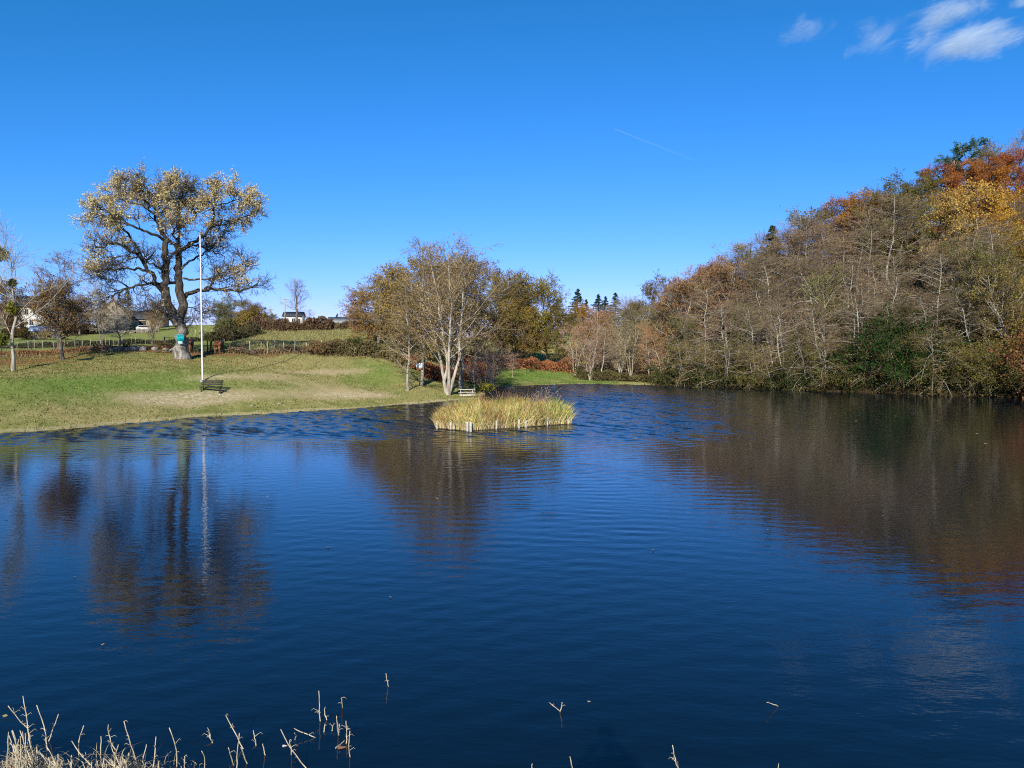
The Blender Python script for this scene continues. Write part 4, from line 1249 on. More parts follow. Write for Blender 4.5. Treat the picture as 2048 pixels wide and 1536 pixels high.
strip_foliage('leaf_bank', apts((-40, 75.5), (60, 77), (150, 78.4), (250, 79.8), (345, 80.2)), 1.3, .42, 9000, .15, (.30, .155, .07), 'rusty dead leaves and bracken heaped along the bank below the fence', 'leaves', 17, kind='stuff', stems=0)
strip_foliage('garden_hedge', apts((5, 158), (40, 160), (75, 162), (105, 163)), 2.5, 2.2, 4500, .34, (.06, .06, .022), 'dark garden hedge in front of the white house', 'hedge', 15, stems=60)
strip_foliage('garden_hedge', apts((130, 168), (160, 169), (190, 171)), 2.5, 2.4, 3500, .34, (.07, .05, .025), 'dark brown hedge left of the stone house', 'hedge', 16, stems=60)
g, H = top_h(712, 672, 86.5)
plant('broom_bush', BROOM[0], g, H, 'upright dark green broom bush above the brambles', 'bush', leaf=(.06, .075, .03), twig=(.07, .08, .035))
for px, d, H, lab, col in [(640, 84, 1.7, 'rounded rusty bush in the bramble thicket right of the fence posts', (.19, .12, .06)), (968, 86, 1.4, 'small yellow-leaved bush behind the picnic table', (.24, .22, .04)),
                           (478, 82, 1.0, 'little dark bramble bush right of the second cow', (.11, .075, .04)), (250, 81, 1.0, 'dark bramble bush among the boulders by the orchard tree', (.06, .06, .03)),
                           (330, 82, 1.1, 'brown dead weeds at the left of the oak foot', (.2, .14, .09)), (90, 152, 2.2, 'yellowish garden bush by the white shed', (.2, .17, .04)), (60, 152, 2.0, 'dull garden bush below the white house', (.1, .08, .04))]:
    plant('bush', BUSH[px % 3], at(px, d), H, lab, 'bush', leaf=col, wide=1.2)


def scatter_grass(name, xr, yr, n, hgt, wid, cond, col, label, seed, lean=.5):
    rng = np.random.default_rng(seed)
    x = rng.uniform(*xr, n); y = rng.uniform(*yr, n)
    sd = pond_sd(x, y)
    m = cond(x, y, sd) & (np.abs(x) < .75 * y + 3)
    x, y, sd = x[m], y[m], sd[m]
    b = np.stack([x, y, height(x, y, sd)], 1)
    k = len(b)
    a = rng.random(k) * 6.28
    h = hgt * (.5 + rng.random(k))
    side = np.stack([np.cos(a), np.sin(a), 0 * a], 1) * (wid * (.6 + .8 * rng.random(k)))[:, None]
    tip = b + np.stack([rng.normal(size=k) * lean * h, rng.normal(size=k) * lean * h, h], 1)
    V = np.stack([b - side - (0, 0, .02), b + side - (0, 0, .02), tip], 1).reshape(-1, 3)
    o = link(name, mesh_from(name, V, np.arange(3 * k).reshape(k, 3), np.repeat(rng.random(k), 3)), BLADE, None, col)
    return tag(o, label, 'grass', kind='stuff')


def fen(x): return np.interp(x, FENCE[:, 0], FENCE[:, 1])


def dry_at(x, y):
    ix = np.clip(np.searchsorted(gx, x), 0, nx - 1); iy = np.clip(np.searchsorted(gy, y), 0, ny - 1)
    return dry[iy, ix]


lawnok = lambda x, y, sd: (sd > .5) & (y < fen(x) - .3) & (x < 9) & (dry_at(x, y) < .55)
scatter_grass('lawn_grass', (-56, 9), (40, 92), 100000, .085, .035, lawnok, (.16, .165, .05), 'short green lawn grass', 1)
scatter_grass('lawn_grass', (-56, 9), (40, 92), 30000, .075, .03, lambda x, y, sd: (sd > .5) & (y < fen(x)) & (x < 9) & (dry_at(x, y) > .2), (.44, .38, .22), 'dry straw-coloured lawn grass on the worn patches', 2)
scatter_grass('field_grass', (-52, 2), (84, 150), 90000, .28, .06, lambda x, y, sd: (y > fen(x) + 1.2) & (x > -32.5 - (y - 83) * .27) & (x < .12 * (y - 80) - 6), (.30, .275, .115), 'rough tussocky grass of the middle field', 3)
scatter_grass('shore_grass', (-45, 30), (36, 122), 90000, .22, .025, lambda x, y, sd: (sd > -.12) & (sd < .40) & (x < 24), (.33, .28, .15), 'pale dead grass along the water edge', 4, .25)
scatter_grass('bank_grass', (-60, 4), (60, 100), 60000, .42, .03, lambda x, y, sd: (np.abs(y - fen(x) - .2) < .8), (.28, .21, .11), 'tall dry grass along the fence bank', 5, .3)
scatter_grass('far_bank_grass', (-6, 16), (90, 132), 30000, .12, .05, lambda x, y, sd: (sd > .6), (.13, .20, .045), 'bright green grass of the far bank', 6)
# fallen leaves on the lawn
rs = np.random.default_rng(21)
x = np.concatenate([rs.uniform(-50, 5, 2200), rs.normal(-31, 7, 2300), rs.normal(-42, 5, 2500), rs.normal(-5, 3, 1500)])
y = np.concatenate([rs.uniform(45, 88, 2200), rs.normal(75, 3, 2300), rs.normal(66, 4, 2500), rs.normal(76, 5, 1500)])
m = (pond_sd(x, y) > .4) & (y < fen(x) + 1)
x, y = x[m], y[m]
C = np.stack([x, y, height(x, y) + .05], 1)
v, f = leafquads(rs, C, .10)
tag(link('fallen_leaves', mesh_from('fallen_leaves', v, f, tint_of(rs, len(C), 4)), LEAF, None, (.36, .24, .09)), 'fallen oak leaves strewn over the lawn', 'leaves', kind='stuff')


# ------------------------------------------------------------------ fences, boulders, dead wood
def fence(name, posts, label, h=1.15, r=.05, col=None, mat=None, wires=3, seed=0):
    rng = np.random.default_rng(seed)
    o = empty(name, posts[0], 0, label, 'fence')
    b = np.array(posts) - posts[0]
    tops = []
    base_me = MB().tube([(0, 0, -.25), (0, 0, .3), (.01, 0, .75), (0, .01, 1.0)], [r * 1.05, r, r, r * .9], 7)
    pm = None
    for p in b:
        if pm is None:
            po = base_me.build('post', mat or M_POSTWOOD, o, True)
            pm = po.data
        else:
            po = link('post', pm, None, o)
        po.location = p
        hh = h * (.85 + .3 * rng.random())
        po.scale = (1, 1, hh)
        po.rotation_euler = (rng.normal() * .05, rng.normal() * .07, rng.random() * 6)
        tops.append(hh)
    for k in range(wires):
        z = (.35, .65, .92)[k] * h
        pts = []
        for i in range(len(b)):
            pts.append(b[i] + (0, -r - .004, z))
            if i + 1 < len(b): pts.append((b[i] + b[i + 1]) / 2 + (0, -r - .004, z - .03))
        MB().tube(pts, .006, 4).build('wire', M_WIRE, o)
    return o


fence('post_fence', [at(px, d) for px, d in ((500, 82.4), (522, 82.8), (535, 82.2), (549, 84), (568, 83), (588, 83.2), (593, 83.6), (616, 84.2), (642, 84.8), (668, 85), (692, 85.4), (718, 85.8), (745, 86.6), (778, 87.4), (806, 88.4))],
      'pale wooden post fence in the dry bank before the middle field', seed=1, h=1.35)
fence('post_fence', [at(px, d) for px, d in ((-30, 86), (0, 86.3), (34, 86.6), (57, 86.8), (69, 87), (86, 87.2), (109, 87.6), (128, 88), (150, 88.6), (164, 89), (180, 89.5))], 'weathered posts along the left field behind the round tree', seed=2, h=1.0, r=.035)
fence('post_fence', [at(px, 90.5 + .01 * i) for i, px in enumerate((195, 203, 211, 219, 228, 236, 246, 254, 263, 272, 281, 291))], 'close-set row of thin pale posts behind the orchard tree', seed=3, h=1.0, r=.028)
fence('post_fence', [at(px, d) for px, d in ((390, 122), (400, 124), (412, 127), (424, 130), (436, 134), (448, 138), (459, 142), (470, 147))], 'faint pale posts above the lane hedge', seed=4, h=1.3, r=.06)
fence('post_fence', [at(px, d) for px, d in ((706, 149), (714, 148), (722, 147), (730, 146), (739, 145), (748, 144), (757, 143), (768, 141))], 'far field posts below the barn roof', seed=5, h=1.3, r=.06)
fence('post_fence', [at(px, d) for px, d in ((-20, 78), (3, 78.5), (64, 80), (110, 81), (158, 82))], 'dark fence posts behind the pale bare tree at the left', seed=6, h=1.25, r=.06, mat=M_DARKWOOD)
fence('post_fence', [at(px, d) for px, d in ((415, 80.2), (420, 80.6), (424, 80.4))], 'pair of dark posts beside the second cow', seed=7, h=1.35, r=.06, mat=M_DARKWOOD, wires=1)

rb = np.random.default_rng(31)


def boulder(px, d, s, label, seed, flat=.62):
    rng = np.random.default_rng(seed)
    n, m_ = 7, 9
    th = np.linspace(.0, math.pi, n)
    V, F = [], []
    for i, t in enumerate(th):
        for j in range(m_):
            a = j * 2 * math.pi / m_
            rr = 1 + .2 * rng.normal() * math.sin(t)
            V.append((math.sin(t) * math.cos(a) * rr, math.sin(t) * math.sin(a) * rr * .8, math.cos(t) * flat * rr + flat * .5))
    for i in range(n - 1):
        for j in range(m_): F.append((i * m_ + j, (i + 1) * m_ + j, (i + 1) * m_ + (j + 1) % m_, i * m_ + (j + 1) % m_))
    o = link('boulder', mesh_from('boulder', np.array(V) * s, np.array(F)), M_BOULDER)
    o.location = at(px, d)
    o.rotation_euler = (0, 0, rng.random() * 6)
    return tag(o, label, 'boulder', 'boulders along the bank left of the oak')


for i, (px, d, s, lab) in enumerate([
    (349, 78.2, .62, 'pale yellow boulder touching the left side of the oak foot'), (331, 78.6, .36, 'low flat boulder second from the oak foot'), (310, 78.6, .42, 'grey boulder third from the oak foot'),
    (287, 78.8, .50, 'flat-topped pale boulder midway between oak and orchard tree'), (279, 79.6, .44, 'tipped boulder behind the flat-topped pale boulder'), (269, 79.0, .55, 'large pale boulder just right of the orchard tree'),
    (258, 78.8, .40, 'small boulder at the right foot of the orchard tree'), (232, 79.2, .52, 'rounded boulder just left of the orchard tree'), (222, 78.6, .38, 'low boulder beside the tangle of fallen boughs'),
    (208, 79, .46, 'brown boulder behind the tangle of fallen boughs'), (182, 78.6, .42, 'pale upright boulder at the left end of the row'), (297, 80.4, .36, 'small pale boulder behind the midway boulders'),
    (322, 80.4, .34, 'small dark boulder behind the oak-side boulders'), (246, 80.4, .4, 'mossy boulder behind the orchard tree')]):
    boulder(px, d, s, lab, 300 + i)


def dead_bough(px, d, L, n, label, seed, col=(.075, .06, .045), rise=.25, rz=0.0):
    rng = np.random.default_rng(seed)
    t = np.linspace(0, 1, 8)
    P0 = np.stack([t * L - L / 2, .15 * np.sin(t * 3), .18 + rise * np.sin(t * 2.6)], 1)[None]
    S0 = (.11 * (1 - .75 * t))[None]
    P1, S1 = sprout(rng, P0, S0, n, .15, 1, 48, 14, L * .35, lambda u: 1.1 - .5 * u, 5, .2, .05, .6, .014)
    P1[:, :, 2] = np.maximum(P1[:, :, 2], .05)
    v, f = ring([(P0, S0), (P1, S1)], [7, 4])
    o = link('fallen_bough', mesh_from('fallen_bough', v, f, None, True), M_DEADWOOD)
    o.location = at(px, d)
    o.rotation_euler = (0, 0, rz)
    return tag(o, label, 'branch')


dead_bough(172, 78, 3.0, 14, 'dark tangle of fallen boughs below the bank left of the orchard tree', 1)
dead_bough(200, 77.8, 2.6, 12, 'dark fallen bough with upright stubs in front of the boulders', 2, rise=.5)
dead_bough(482, 80.2, 3.2, 4, 'long bare branch lying down the bank right of the second cow', 3, rise=.55, rz=math.pi)
dead_bough(330, 77.2, 2.0, 2, 'thin curved log lying at the left of the oak foot', 4, rise=.2)

# ------------------------------------------------------------------ flagpole, bench, boards, picnic table
def flagpole():
    b = at(404, 63)
    tp = W(400, 470, 63)
    o = empty('flagpole', b, 0, 'tall thin white flagpole standing behind the bench', 'flagpole')
    d = tp - b
    MB().tube([(0, 0, -.3), (0, 0, .5), tuple(d * .5 + (0, 0, 0)), tuple(d)], [.07, .068, .055, .04], 12).build('pole', M_POLE, o, True)
    h = MB().tube([tuple(d - (0, 0, .02)), tuple(d + (0, 0, .06)), tuple(d + (0, 0, .13))], [.05, .09, .03], 10)
    h.build('finial', M_GALV, o, True)
    MB().tube([(0, 0, -.15), (0, 0, .14)], [.24, .22], 14).build('footing', M_GALV, o, True)
    for s in (-1, 1):
        MB().tube([(.13 * s, -.02, 1.2), (.08 * s, -.02, d[2] - .1)], .006, 4).build('halyard', M_WIRE, o)


flagpole()


def bench():
    b = at(421, 61.3)
    o = empty('park_bench', b, .06, 'dark slatted park bench on the lawn at the foot of the flagpole', 'bench')
    wid = 1.75
    sl = MB().box((0, 0, 0), (wid, .105, .035)).build('slat', M_DARKWOOD, o)
    sl.location = (0, -.24, .46)
    for y, z, rx in ((-.12, .46, 0), (0.0, .455, 0), (.12, .45, 0), (.26, .62, 1.25), (.30, .76, 1.25), (.34, .90, 1.25)):
        c = sl.copy(); COL.objects.link(c); c.location = (0, y, z); c.rotation_euler = (rx, 0, 0); c.parent = o
    lg = MB()
    for y0, y1 in ((-.27, -.25), (.16, .2)): lg.box((0, (y0 + y1) / 2, .19), (.07, .07, .5))
    lg.box((0, -.04, .43), (.07, .50, .03)).tube([(0, .2, .4), (0, .27, .62), (0, .38, .95)], .03, 6).box((0, -.03, -.02), (.08, .56, .04))
    l0 = lg.build('leg_frame', M_METAL, o)
    l0.location = (-.72, 0, 0)
    l1 = l0.copy(); COL.objects.link(l1); l1.location = (.72, 0, 0); l1.parent = o
    return o


bench()


def signs():
    # teal board nailed to the oak: dark scribbled marks that cannot be read
    p = W(360.5, 675.5, 74.1)
    o = empty('tree_sign', p, .02, 'bright teal board with dark scribbled marks nailed to the oak trunk', 'sign')
    MB().box((0, 0, 0), (.70, .03, .62)).build('board', M_TEAL, o)
    mk = MB()
    for pts in [[(-.26, .22), (-.16, .26), (-.04, .20), (.08, .25), (.22, .23), (.28, .25)], [(-.22, .12), (-.10, .16), (0, .10), (.14, .14)], [(-.05, -.02), (.04, .03), (.10, -.05), (.02, -.10), (-.08, -.06)], [(.02, -.16), (.12, -.12), (.2, -.18)]]:
        mk.tube([(x, -.019, z) for x, z in pts], .022, 5)
    mk.build('lettering', M_INK, o)
    MB().box((.0, 0, -.50), (.42, .03, .28)).build('lower_board', plain('pale_teal', (.42, .62, .60), .5, .15, 5), o, ).location = (0, .01, 0)
    # white board on the two-stemmed tree
    p = W(838.5, 731.5, 78.2)
    o = empty('tree_sign', p, -.05, 'white notice board with small dark triangle on the two-stemmed tree', 'sign')
    MB().box((0, 0, 0), (.68, .03, .54)).build('board', M_BOARD, o)
    MB().poly([(.08, -.018, .02), (.20, -.018, .02), (.14, -.018, .17)]).build('triangle_mark', M_INK, o)
    MB().tube([(-.30, -.02, -.14), (-.1, -.02, -.06), (.1, -.02, .03)], .012, 4).build('line_mark', M_INK, o)
    MB().box((-.33, -.004, -.16), (.12, .03, .07)).build('clip', M_INK, o)


signs()


def picnic():
    b = at(933, 77.5)
    o = empty('picnic_table', b, .12, 'weathered pale wooden picnic table with attached benches by the water', 'picnic table')
    pl = MB().box((0, 0, 0), (1.75, .135, .045)).build('plank', M_PALEWOOD, o)
    pl.location = (0, -.30, .76)
    for y, z in ((-.15, .76), (0, .76), (.15, .76), (.30, .76), (-.78, .46), (-.63, .46), (.63, .46), (.78, .46)):
        c = pl.copy(); COL.objects.link(c); c.location = (0, y, z); c.parent = o
    f = MB()
    f.box((0, 0, .715), (.05, .72, .05)).box((0, 0, .41), (.05, 1.72, .07))
    for s in (-1, 1): f.tube([(0, s * .72, -.06), (0, s * .22, .72)], .045, 6)
    l0 = f.build('leg_frame', M_PALEWOOD, o)
    l0.location = (-.62, 0, 0)
    l1 = l0.copy(); COL.objects.link(l1); l1.location = (.62, 0, 0); l1.parent = o
    MB().box((0, -.80, .20), (1.66, .04, .16)).build('plank', M_PALEWOOD, o)


picnic()


# ------------------------------------------------------------------ cows
def skin(name, verts, edges, radii, mat, parent, sub=2):
    me = bpy.data.meshes.new(name)
    me.from_pydata(verts, edges, [])
    o = bpy.data.objects.new(name, me)
    COL.objects.link(o)
    o.modifiers.new('skin', 'SKIN')
    for i, r in enumerate(radii):
        me.skin_vertices[0].data[i].radius = r if isinstance(r, tuple) else (r, r)
    me.skin_vertices[0].data[0].use_root = True
    sb = o.modifiers.new('sub', 'SUBSURF'); sb.levels = sb.render_levels = sub
    dg = bpy.context.evaluated_depsgraph_get()
    m2 = bpy.data.meshes.new_from_object(o.evaluated_get(dg))
    bpy.data.objects.remove(o)
    bpy.data.meshes.remove(me)
    m2.name = name
    for p in m2.polygons: p.use_smooth = True
    m2.materials.clear()
    return link(name, m2, mat, parent)


def cow(px, d, rz, label, head=0.0):
    b = at(px, d)
    o = empty('cow', b, rz, label, 'cow', None)
    # x forward, z up; pelvis is the root
    V = [(-.72, 0, 1.14), (-.3, 0, 1.10), (.2, 0, 1.06), (.62, 0, 1.12), (.86, 0, 1.22), (1.12, .05 * head, 1.30), (1.34, .1 * head, 1.26), (1.56, .16 * head, 1.10),
         (-.80, .20, .98), (-.66, .22, .70), (-.84, .22, .48), (-.80, .22, .04), (-.80, -.20, .98), (-.66, -.22, .70), (-.84, -.22, .48), (-.80, -.22, .04),
         (.60, .20, .88), (.62, .21, .48), (.60, .21, .26), (.62, .21, .04), (.60, -.20, .88), (.62, -.21, .48), (.60, -.21, .26), (.62, -.21, .04)]
    E = [(0, 1), (1, 2), (2, 3), (3, 4), (4, 5), (5, 6), (6, 7), (0, 8), (8, 9), (9, 10), (10, 11), (0, 12), (12, 13), (13, 14), (14, 15), (3, 16), (16, 17), (17, 18), (18, 19), (3, 20), (20, 21), (21, 22), (22, 23)]
    Rd = [.33, .38, .40, .35, .27, .20, .17, .10, .23, .16, .075, .06, .23, .16, .075, .06, .17, .085, .06, .06, .17, .085, .06, .06]
    skin('body', V, E, Rd, M_COW, o)
    MB().tube([(-1.03, 0, 1.28), (-1.12, .01, 1.1), (-1.13, .02, .8), (-1.1, .03, .62)], [.04, .03, .022, .02], 7).build('tail', M_COW, o, True)
    MB().tube([(-1.1, .03, .64), (-1.1, .03, .52), (-1.1, .03, .40)], [.03, .06, .015], 7).build('tail_tuft', M_COWPALE, o, True)
    for s in (-1, 1):
        hy = .1 * head
        MB().tube([(1.30, hy + s * .12, 1.36), (1.30, hy + s * .24, 1.36), (1.28, hy + s * .32, 1.30)], [.02, .07, .02], 7).build('ear', M_COW, o, True)
        MB().tube([(1.34, hy + s * .09, 1.40), (1.36, hy + s * .22, 1.48), (1.40, hy + s * .27, 1.62)], [.035, .028, .008], 7).build('horn', M_HORN, o, True)
        MB().box((-.79, s * .22, .035), (.15, .12, .08)).build('hoof', M_METAL, o)
        MB().box((.64, s * .21, .035), (.15, .12, .08)).build('hoof', M_METAL, o)
    MB().tube([(-.42, 0, .80), (-.44, 0, .66), (-.45, 0, .56)], [.16, .17, .06], 9).build('udder', M_COWPALE, o, True)
    return o


cow(378.5, 80, math.pi / 2 + .2, 'brown cow seen from behind, half hidden by the oak trunk')
cow(438.5, 80.5, math.pi / 2 + .12, 'brown cow seen from behind standing clear right of the flagpole')

# ------------------------------------------------------------------ gates, poles, houses
def gate(name, c, w, h, bars, uprights, mat, label, rz=0.0):
    o = empty(name, c, rz, label, 'gate')
    for s in (-1, 1): MB().box((s * w / 2, 0, h * .52), (.1, .1, h * 1.1)).build('gate_post', mat, o)
    bar = None
    for i in range(bars):
        z = h * (.12 + .85 * i / (bars - 1))
        if bar is None:
            bar = MB().box((0, 0, 0), (w - .1, .04, .05)).build('rail', mat, o); bar.location = (0, 0, z)
        else:
            cc = bar.copy(); COL.objects.link(cc); cc.location = (0, 0, z); cc.parent = o
    for i in range(uprights):
        x = -w / 2 + w * (i + 1) / (uprights + 1)
        MB().box((x, -.025, h * .55), (.05, .008, h * .86)).build('upright', mat, o)


gate('field_gate', at(344, 88), 1.7, 1.15, 4, 2, M_METAL, 'dark tubular field gate left of the oak trunk behind the boulders')
gate('lane_gate', at(511, 143), 2.4, 1.15, 6, 1, M_GALV, 'grey metal gate at the top of the lane by the field crest', .1)


def utility_pole(px, d, pt, label, arm=True):
    g, H = top_h(px, pt, d)
    o = empty('utility_pole', g, .3, label, 'utility pole', None)
    MB().tube([(0, 0, -.3), (0, 0, H)], [.15, .1], 9).build('pole', M_POSTWOOD, o, True)
    if arm:
        MB().box((0, -.12, H - .35), (1.1, .09, .1)).build('cross_arm', M_POSTWOOD, o)
        for x in (-.45, 0, .45): MB().tube([(x, -.12, H - .30), (x, -.12, H - .16), (x, -.12, H - .12)], [.04, .05, .02], 7).build('insulator', M_WHITE, o, True)


utility_pole(571, 172, 596, 'tall utility pole with cross-arm left of the lone bare tree')
utility_pole(543, 172, 616, 'short dark utility pole at the left of the hilltop hedge')
utility_pole(529.5, 195, 621, 'distant utility pole right beside the hilltop clump')
utility_pole(681, 190, 625, 'utility pole standing alone above the grey barn roof', False)


def window(o, x, y, z, w, h, axis_='x', depth=.06, sill=True):
    fr = MB()
    for dx, dz, ww, hh in ((0, h / 2, w, .08), (0, -h / 2, w, .08), (-w / 2, 0, .08, h - .08), (w / 2, 0, .08, h - .08), (0, 0, .05, h - .08)):
        fr.box((x + dx, y - .02, z + dz), (ww if ww > .1 else ww, .06, hh))
    f = fr.build('window', M_WHITE, o)
    MB().box((x, y - .018, z), (w - .06, .03, h - .06)).build('pane', M_GLASS, f)
    if sill: MB().box((x, y - .06, z - h / 2 - .07), (w + .2, .16, .06)).build('sill', M_WHITE, f)


def gable_house(name, loc, rz, L, Wd, eave, ridge, wall, roofm, label, wins=(), gwins=(), door=None, chim=(), doorm=None):
    """ridge runs along x; the -y side is the long front"""
    o = empty(name, loc, rz, label, 'house')
    w = MB()
    ol = [(-Wd / 2, -1.5), (Wd / 2, -1.5), (Wd / 2, eave), (0, ridge), (-Wd / 2, eave)]
    n = 5
    V = [(-L / 2, y, z) for y, z in ol] + [(L / 2, y, z) for y, z in ol]
    i = np.arange(n)
    w.add(V, [i[::-1][None], (i + n)[None], np.stack([i, (i + 1) % n, (i + 1) % n + n, i + n], 1)])
    w.build('wall', wall, o)
    r = MB()
    ov, th = .35, .16
    sl = (ridge - eave) / (Wd / 2)
    for s in (-1, 1):
        ye = s * (Wd / 2 + ov)
        ze = eave - sl * ov
        a = [(-L / 2 - ov, ye, ze + .03), (L / 2 + ov, ye, ze + .03), (L / 2 + ov, 0, ridge + .03), (-L / 2 - ov, 0, ridge + .03)]
        bt = [(x, y, z + th) for x, y, z in a]
        r.add(a + bt, np.array([(0, 3, 2, 1), (4, 5, 6, 7), (0, 1, 5, 4), (1, 2, 6, 5), (2, 3, 7, 6), (3, 0, 4, 7)]))
    ro = r.build('roof', roofm, o)
    for x, y, hh in chim:
        MB().box((x, y, ridge + hh / 2 - .5), (.9, .7, hh + 1)).box((x, y, ridge + hh + .05), (1.05, .85, .12)).build('chimney', M_BRICK, ro)
    for x, z, ww, hh in wins: window(o, x, -Wd / 2, z, ww, hh)
    for y, z, ww, hh in gwins:   # left gable
        g = empty('window', (0, 0, 0))
        bpy.data.objects.remove(g)
        fr = MB()
        for dy, dz, a, b_ in ((0, hh / 2, ww, .08), (0, -hh / 2, ww, .08), (-ww / 2, 0, .08, hh - .08), (ww / 2, 0, .08, hh - .08)):
            fr.box((-L / 2 - .02, y + dy, z + dz), (.06, a, b_))
        f = fr.build('window', M_WHITE, o)
        MB().box((-L / 2 - .018, y, z), (.03, ww - .06, hh - .06)).build('pane', M_GLASS, f)
    if door:
        x, ww, hh = door
        d_ = MB().box((x, -Wd / 2 - .02, hh / 2), (ww, .06, hh)).build('door', doorm or M_DARKWOOD, o)
        MB().tube([(x + ww * .38, -Wd / 2 - .06, hh * .48), (x + ww * .38, -Wd / 2 - .12, hh * .48)], .03, 6).build('handle', M_GALV, d_)
    return o


gable_house('white_house', at(72, 200) + (0, 0, -.3), -.12, 9.5, 7, 5.6, 8.4, M_RENDER, M_SLATE, 'white house with dark slate roof behind the round brown tree', wins=((-3.6, 4.2, 1.1, 1.5), (-1.7, 4.2, 1.0, 1.5), (.5, 4.2, 1.1, 1.5), (3.0, 4.2, 1.1, 1.5), (-3.4, 1.4, 1.1, 1.4), (1.8, 1.4, 1.2, 1.4)), gwins=((0, 4.1, 1.1, 1.4),), door=(-.8, 1.1, 2.2), chim=((2.6, 0, 1.3),))
gable_house('garden_shed', at(88, 158), .35, 4.2, 2.6, 1.5, 2.3, M_RENDER, M_BOARD, 'small white garden shed with pale roof in front of the white house', wins=((-1.0, 1.0, .6, .8),), door=(.8, .9, 1.45), doorm=M_GALV)
gable_house('stone_house', at(226, 182) + (0, 0, -.2), -1.02, 9.5, 6.8, 4.4, 7.6, M_STONEWALL, M_SLATE, 'stone house with a pale gable behind the orchard tree', wins=((-2.6, 1.4, 1.1, 1.2), (.6, 1.4, 1.4, 1.3)), gwins=((-.8, 1.3, 1.3, 1.2),), door=(2.6, 1.0, 2.1), chim=((3.6, 0, 1.0),))
gable_house('stone_barn', at(285, 188) + (0, 0, -.2), .05, 11, 6, 2.6, 4.6, M_STONEWALL, M_SLATE, 'low dark-roofed stone outbuilding right of the stone house', wins=((-2.5, 1.4, 1.0, 1.0),), door=(1.5, 1.6, 2.1))
gable_house('far_house', at(589, 215) + (0, 0, .2), .1, 5.2, 5, 2.7, 3.9, M_RENDER, M_SLATE, 'distant white house with dark roof behind the lone bare tree', wins=((-1.5, 1.6, .9, 1.1), (.3, 1.6, .9, 1.1)), door=(1.7, .9, 2.0))
g = at(700, 172)
gable_house('barn', g + (0, 0, -1.5), .12, 9, 9, 1.7, 3.2, M_STONEWALL, M_SHEETROOF, 'low barn with a wide grey roof on the field crest', wins=((-2, .9, 1.0, .8),), door=(2, 2.0, 1.7))


def stone_wall():
    o = empty('stone_wall', at(262, 172), 0, 'tumbledown pale dry-stone wall in front of the stone house', 'wall')
    rng = np.random.default_rng(8)
    base = np.array(o.location)
    mes = []
    for k in range(4):
        v = np.array([(x, y, z) for x in (-.5, .5) for y in (-.5, .5) for z in (-.5, .5)]) * (1 + .25 * rng.normal(size=(8, 3)))
        mes.append(mesh_from('stone', v, np.array([(0, 1, 3, 2), (4, 6, 7, 5), (0, 4, 5, 1), (2, 3, 7, 6), (0, 2, 6, 4), (1, 5, 7, 3)])))
        mes[-1].materials.append(M_WALLSTONE)
    for row in range(2):
        for i in range(52):
            px = 200 + (324 - 200) * (i + rng.random() * .6) / 56
            if row and rng.random() < .22 * row: continue
            p = at(px, 172 + .3 * rng.normal()) - base
            c = link('stone', mes[rng.integers(4)], None, o)
            c.location = p + (0, .1 * row, .16 + row * .27)
            c.scale = (.30 + .26 * rng.random(), .4, .24 + .14 * rng.random())
            c.rotation_euler = (0, 0, rng.normal() * .2)


stone_wall()


def car(px, d, rz, label):
    o = empty('parked_car', at(px, d), rz, label, 'car')
    prof = [(-1.9, .3), (1.95, .3), (2.0, .62), (1.9, .78), (1.1, .88), (.5, 1.38), (-1.2, 1.42), (-1.75, 1.0), (-1.95, .85)]
    MB().prism(prof, -.8, .8).build('body', M_CARPAINT, o)
    MB().poly([(.98, -.806, .92), (.46, -.806, 1.32), (-1.15, -.806, 1.35), (-1.55, -.806, .95)]).build('side_window', M_GLASS, o)
    MB().poly([(-1.55, .806, .95), (-1.15, .806, 1.35), (.46, .806, 1.32), (.98, .806, .92)]).build('side_window', M_GLASS, o)
    for x in (-1.25, 1.3):
        for s in (-1, 1):
            w = MB().tube([(x, s * .62, .32), (x, s * .82, .32)], .32, 16).build('wheel', M_TYRE, o, False)
            MB().tube([(x, s * .815, .32), (x, s * .83, .32)], .19, 12).build('rim', M_GALV, w)


car(292, 176, .3, 'pale parked car behind the dry-stone wall by the stone house')


# ------------------------------------------------------------------ the reed island
ISL = np.array([G(874, 856)[:2], G(904, 859.5)[:2], G(938, 862.5)[:2], G(1040, 855)[:2], G(1141, 848)[:2], (3.7, 54.0), (2.0, 56.5), (-2.0, 56.0), (-4.8, 52.5)])
ic = ISL.mean(0)


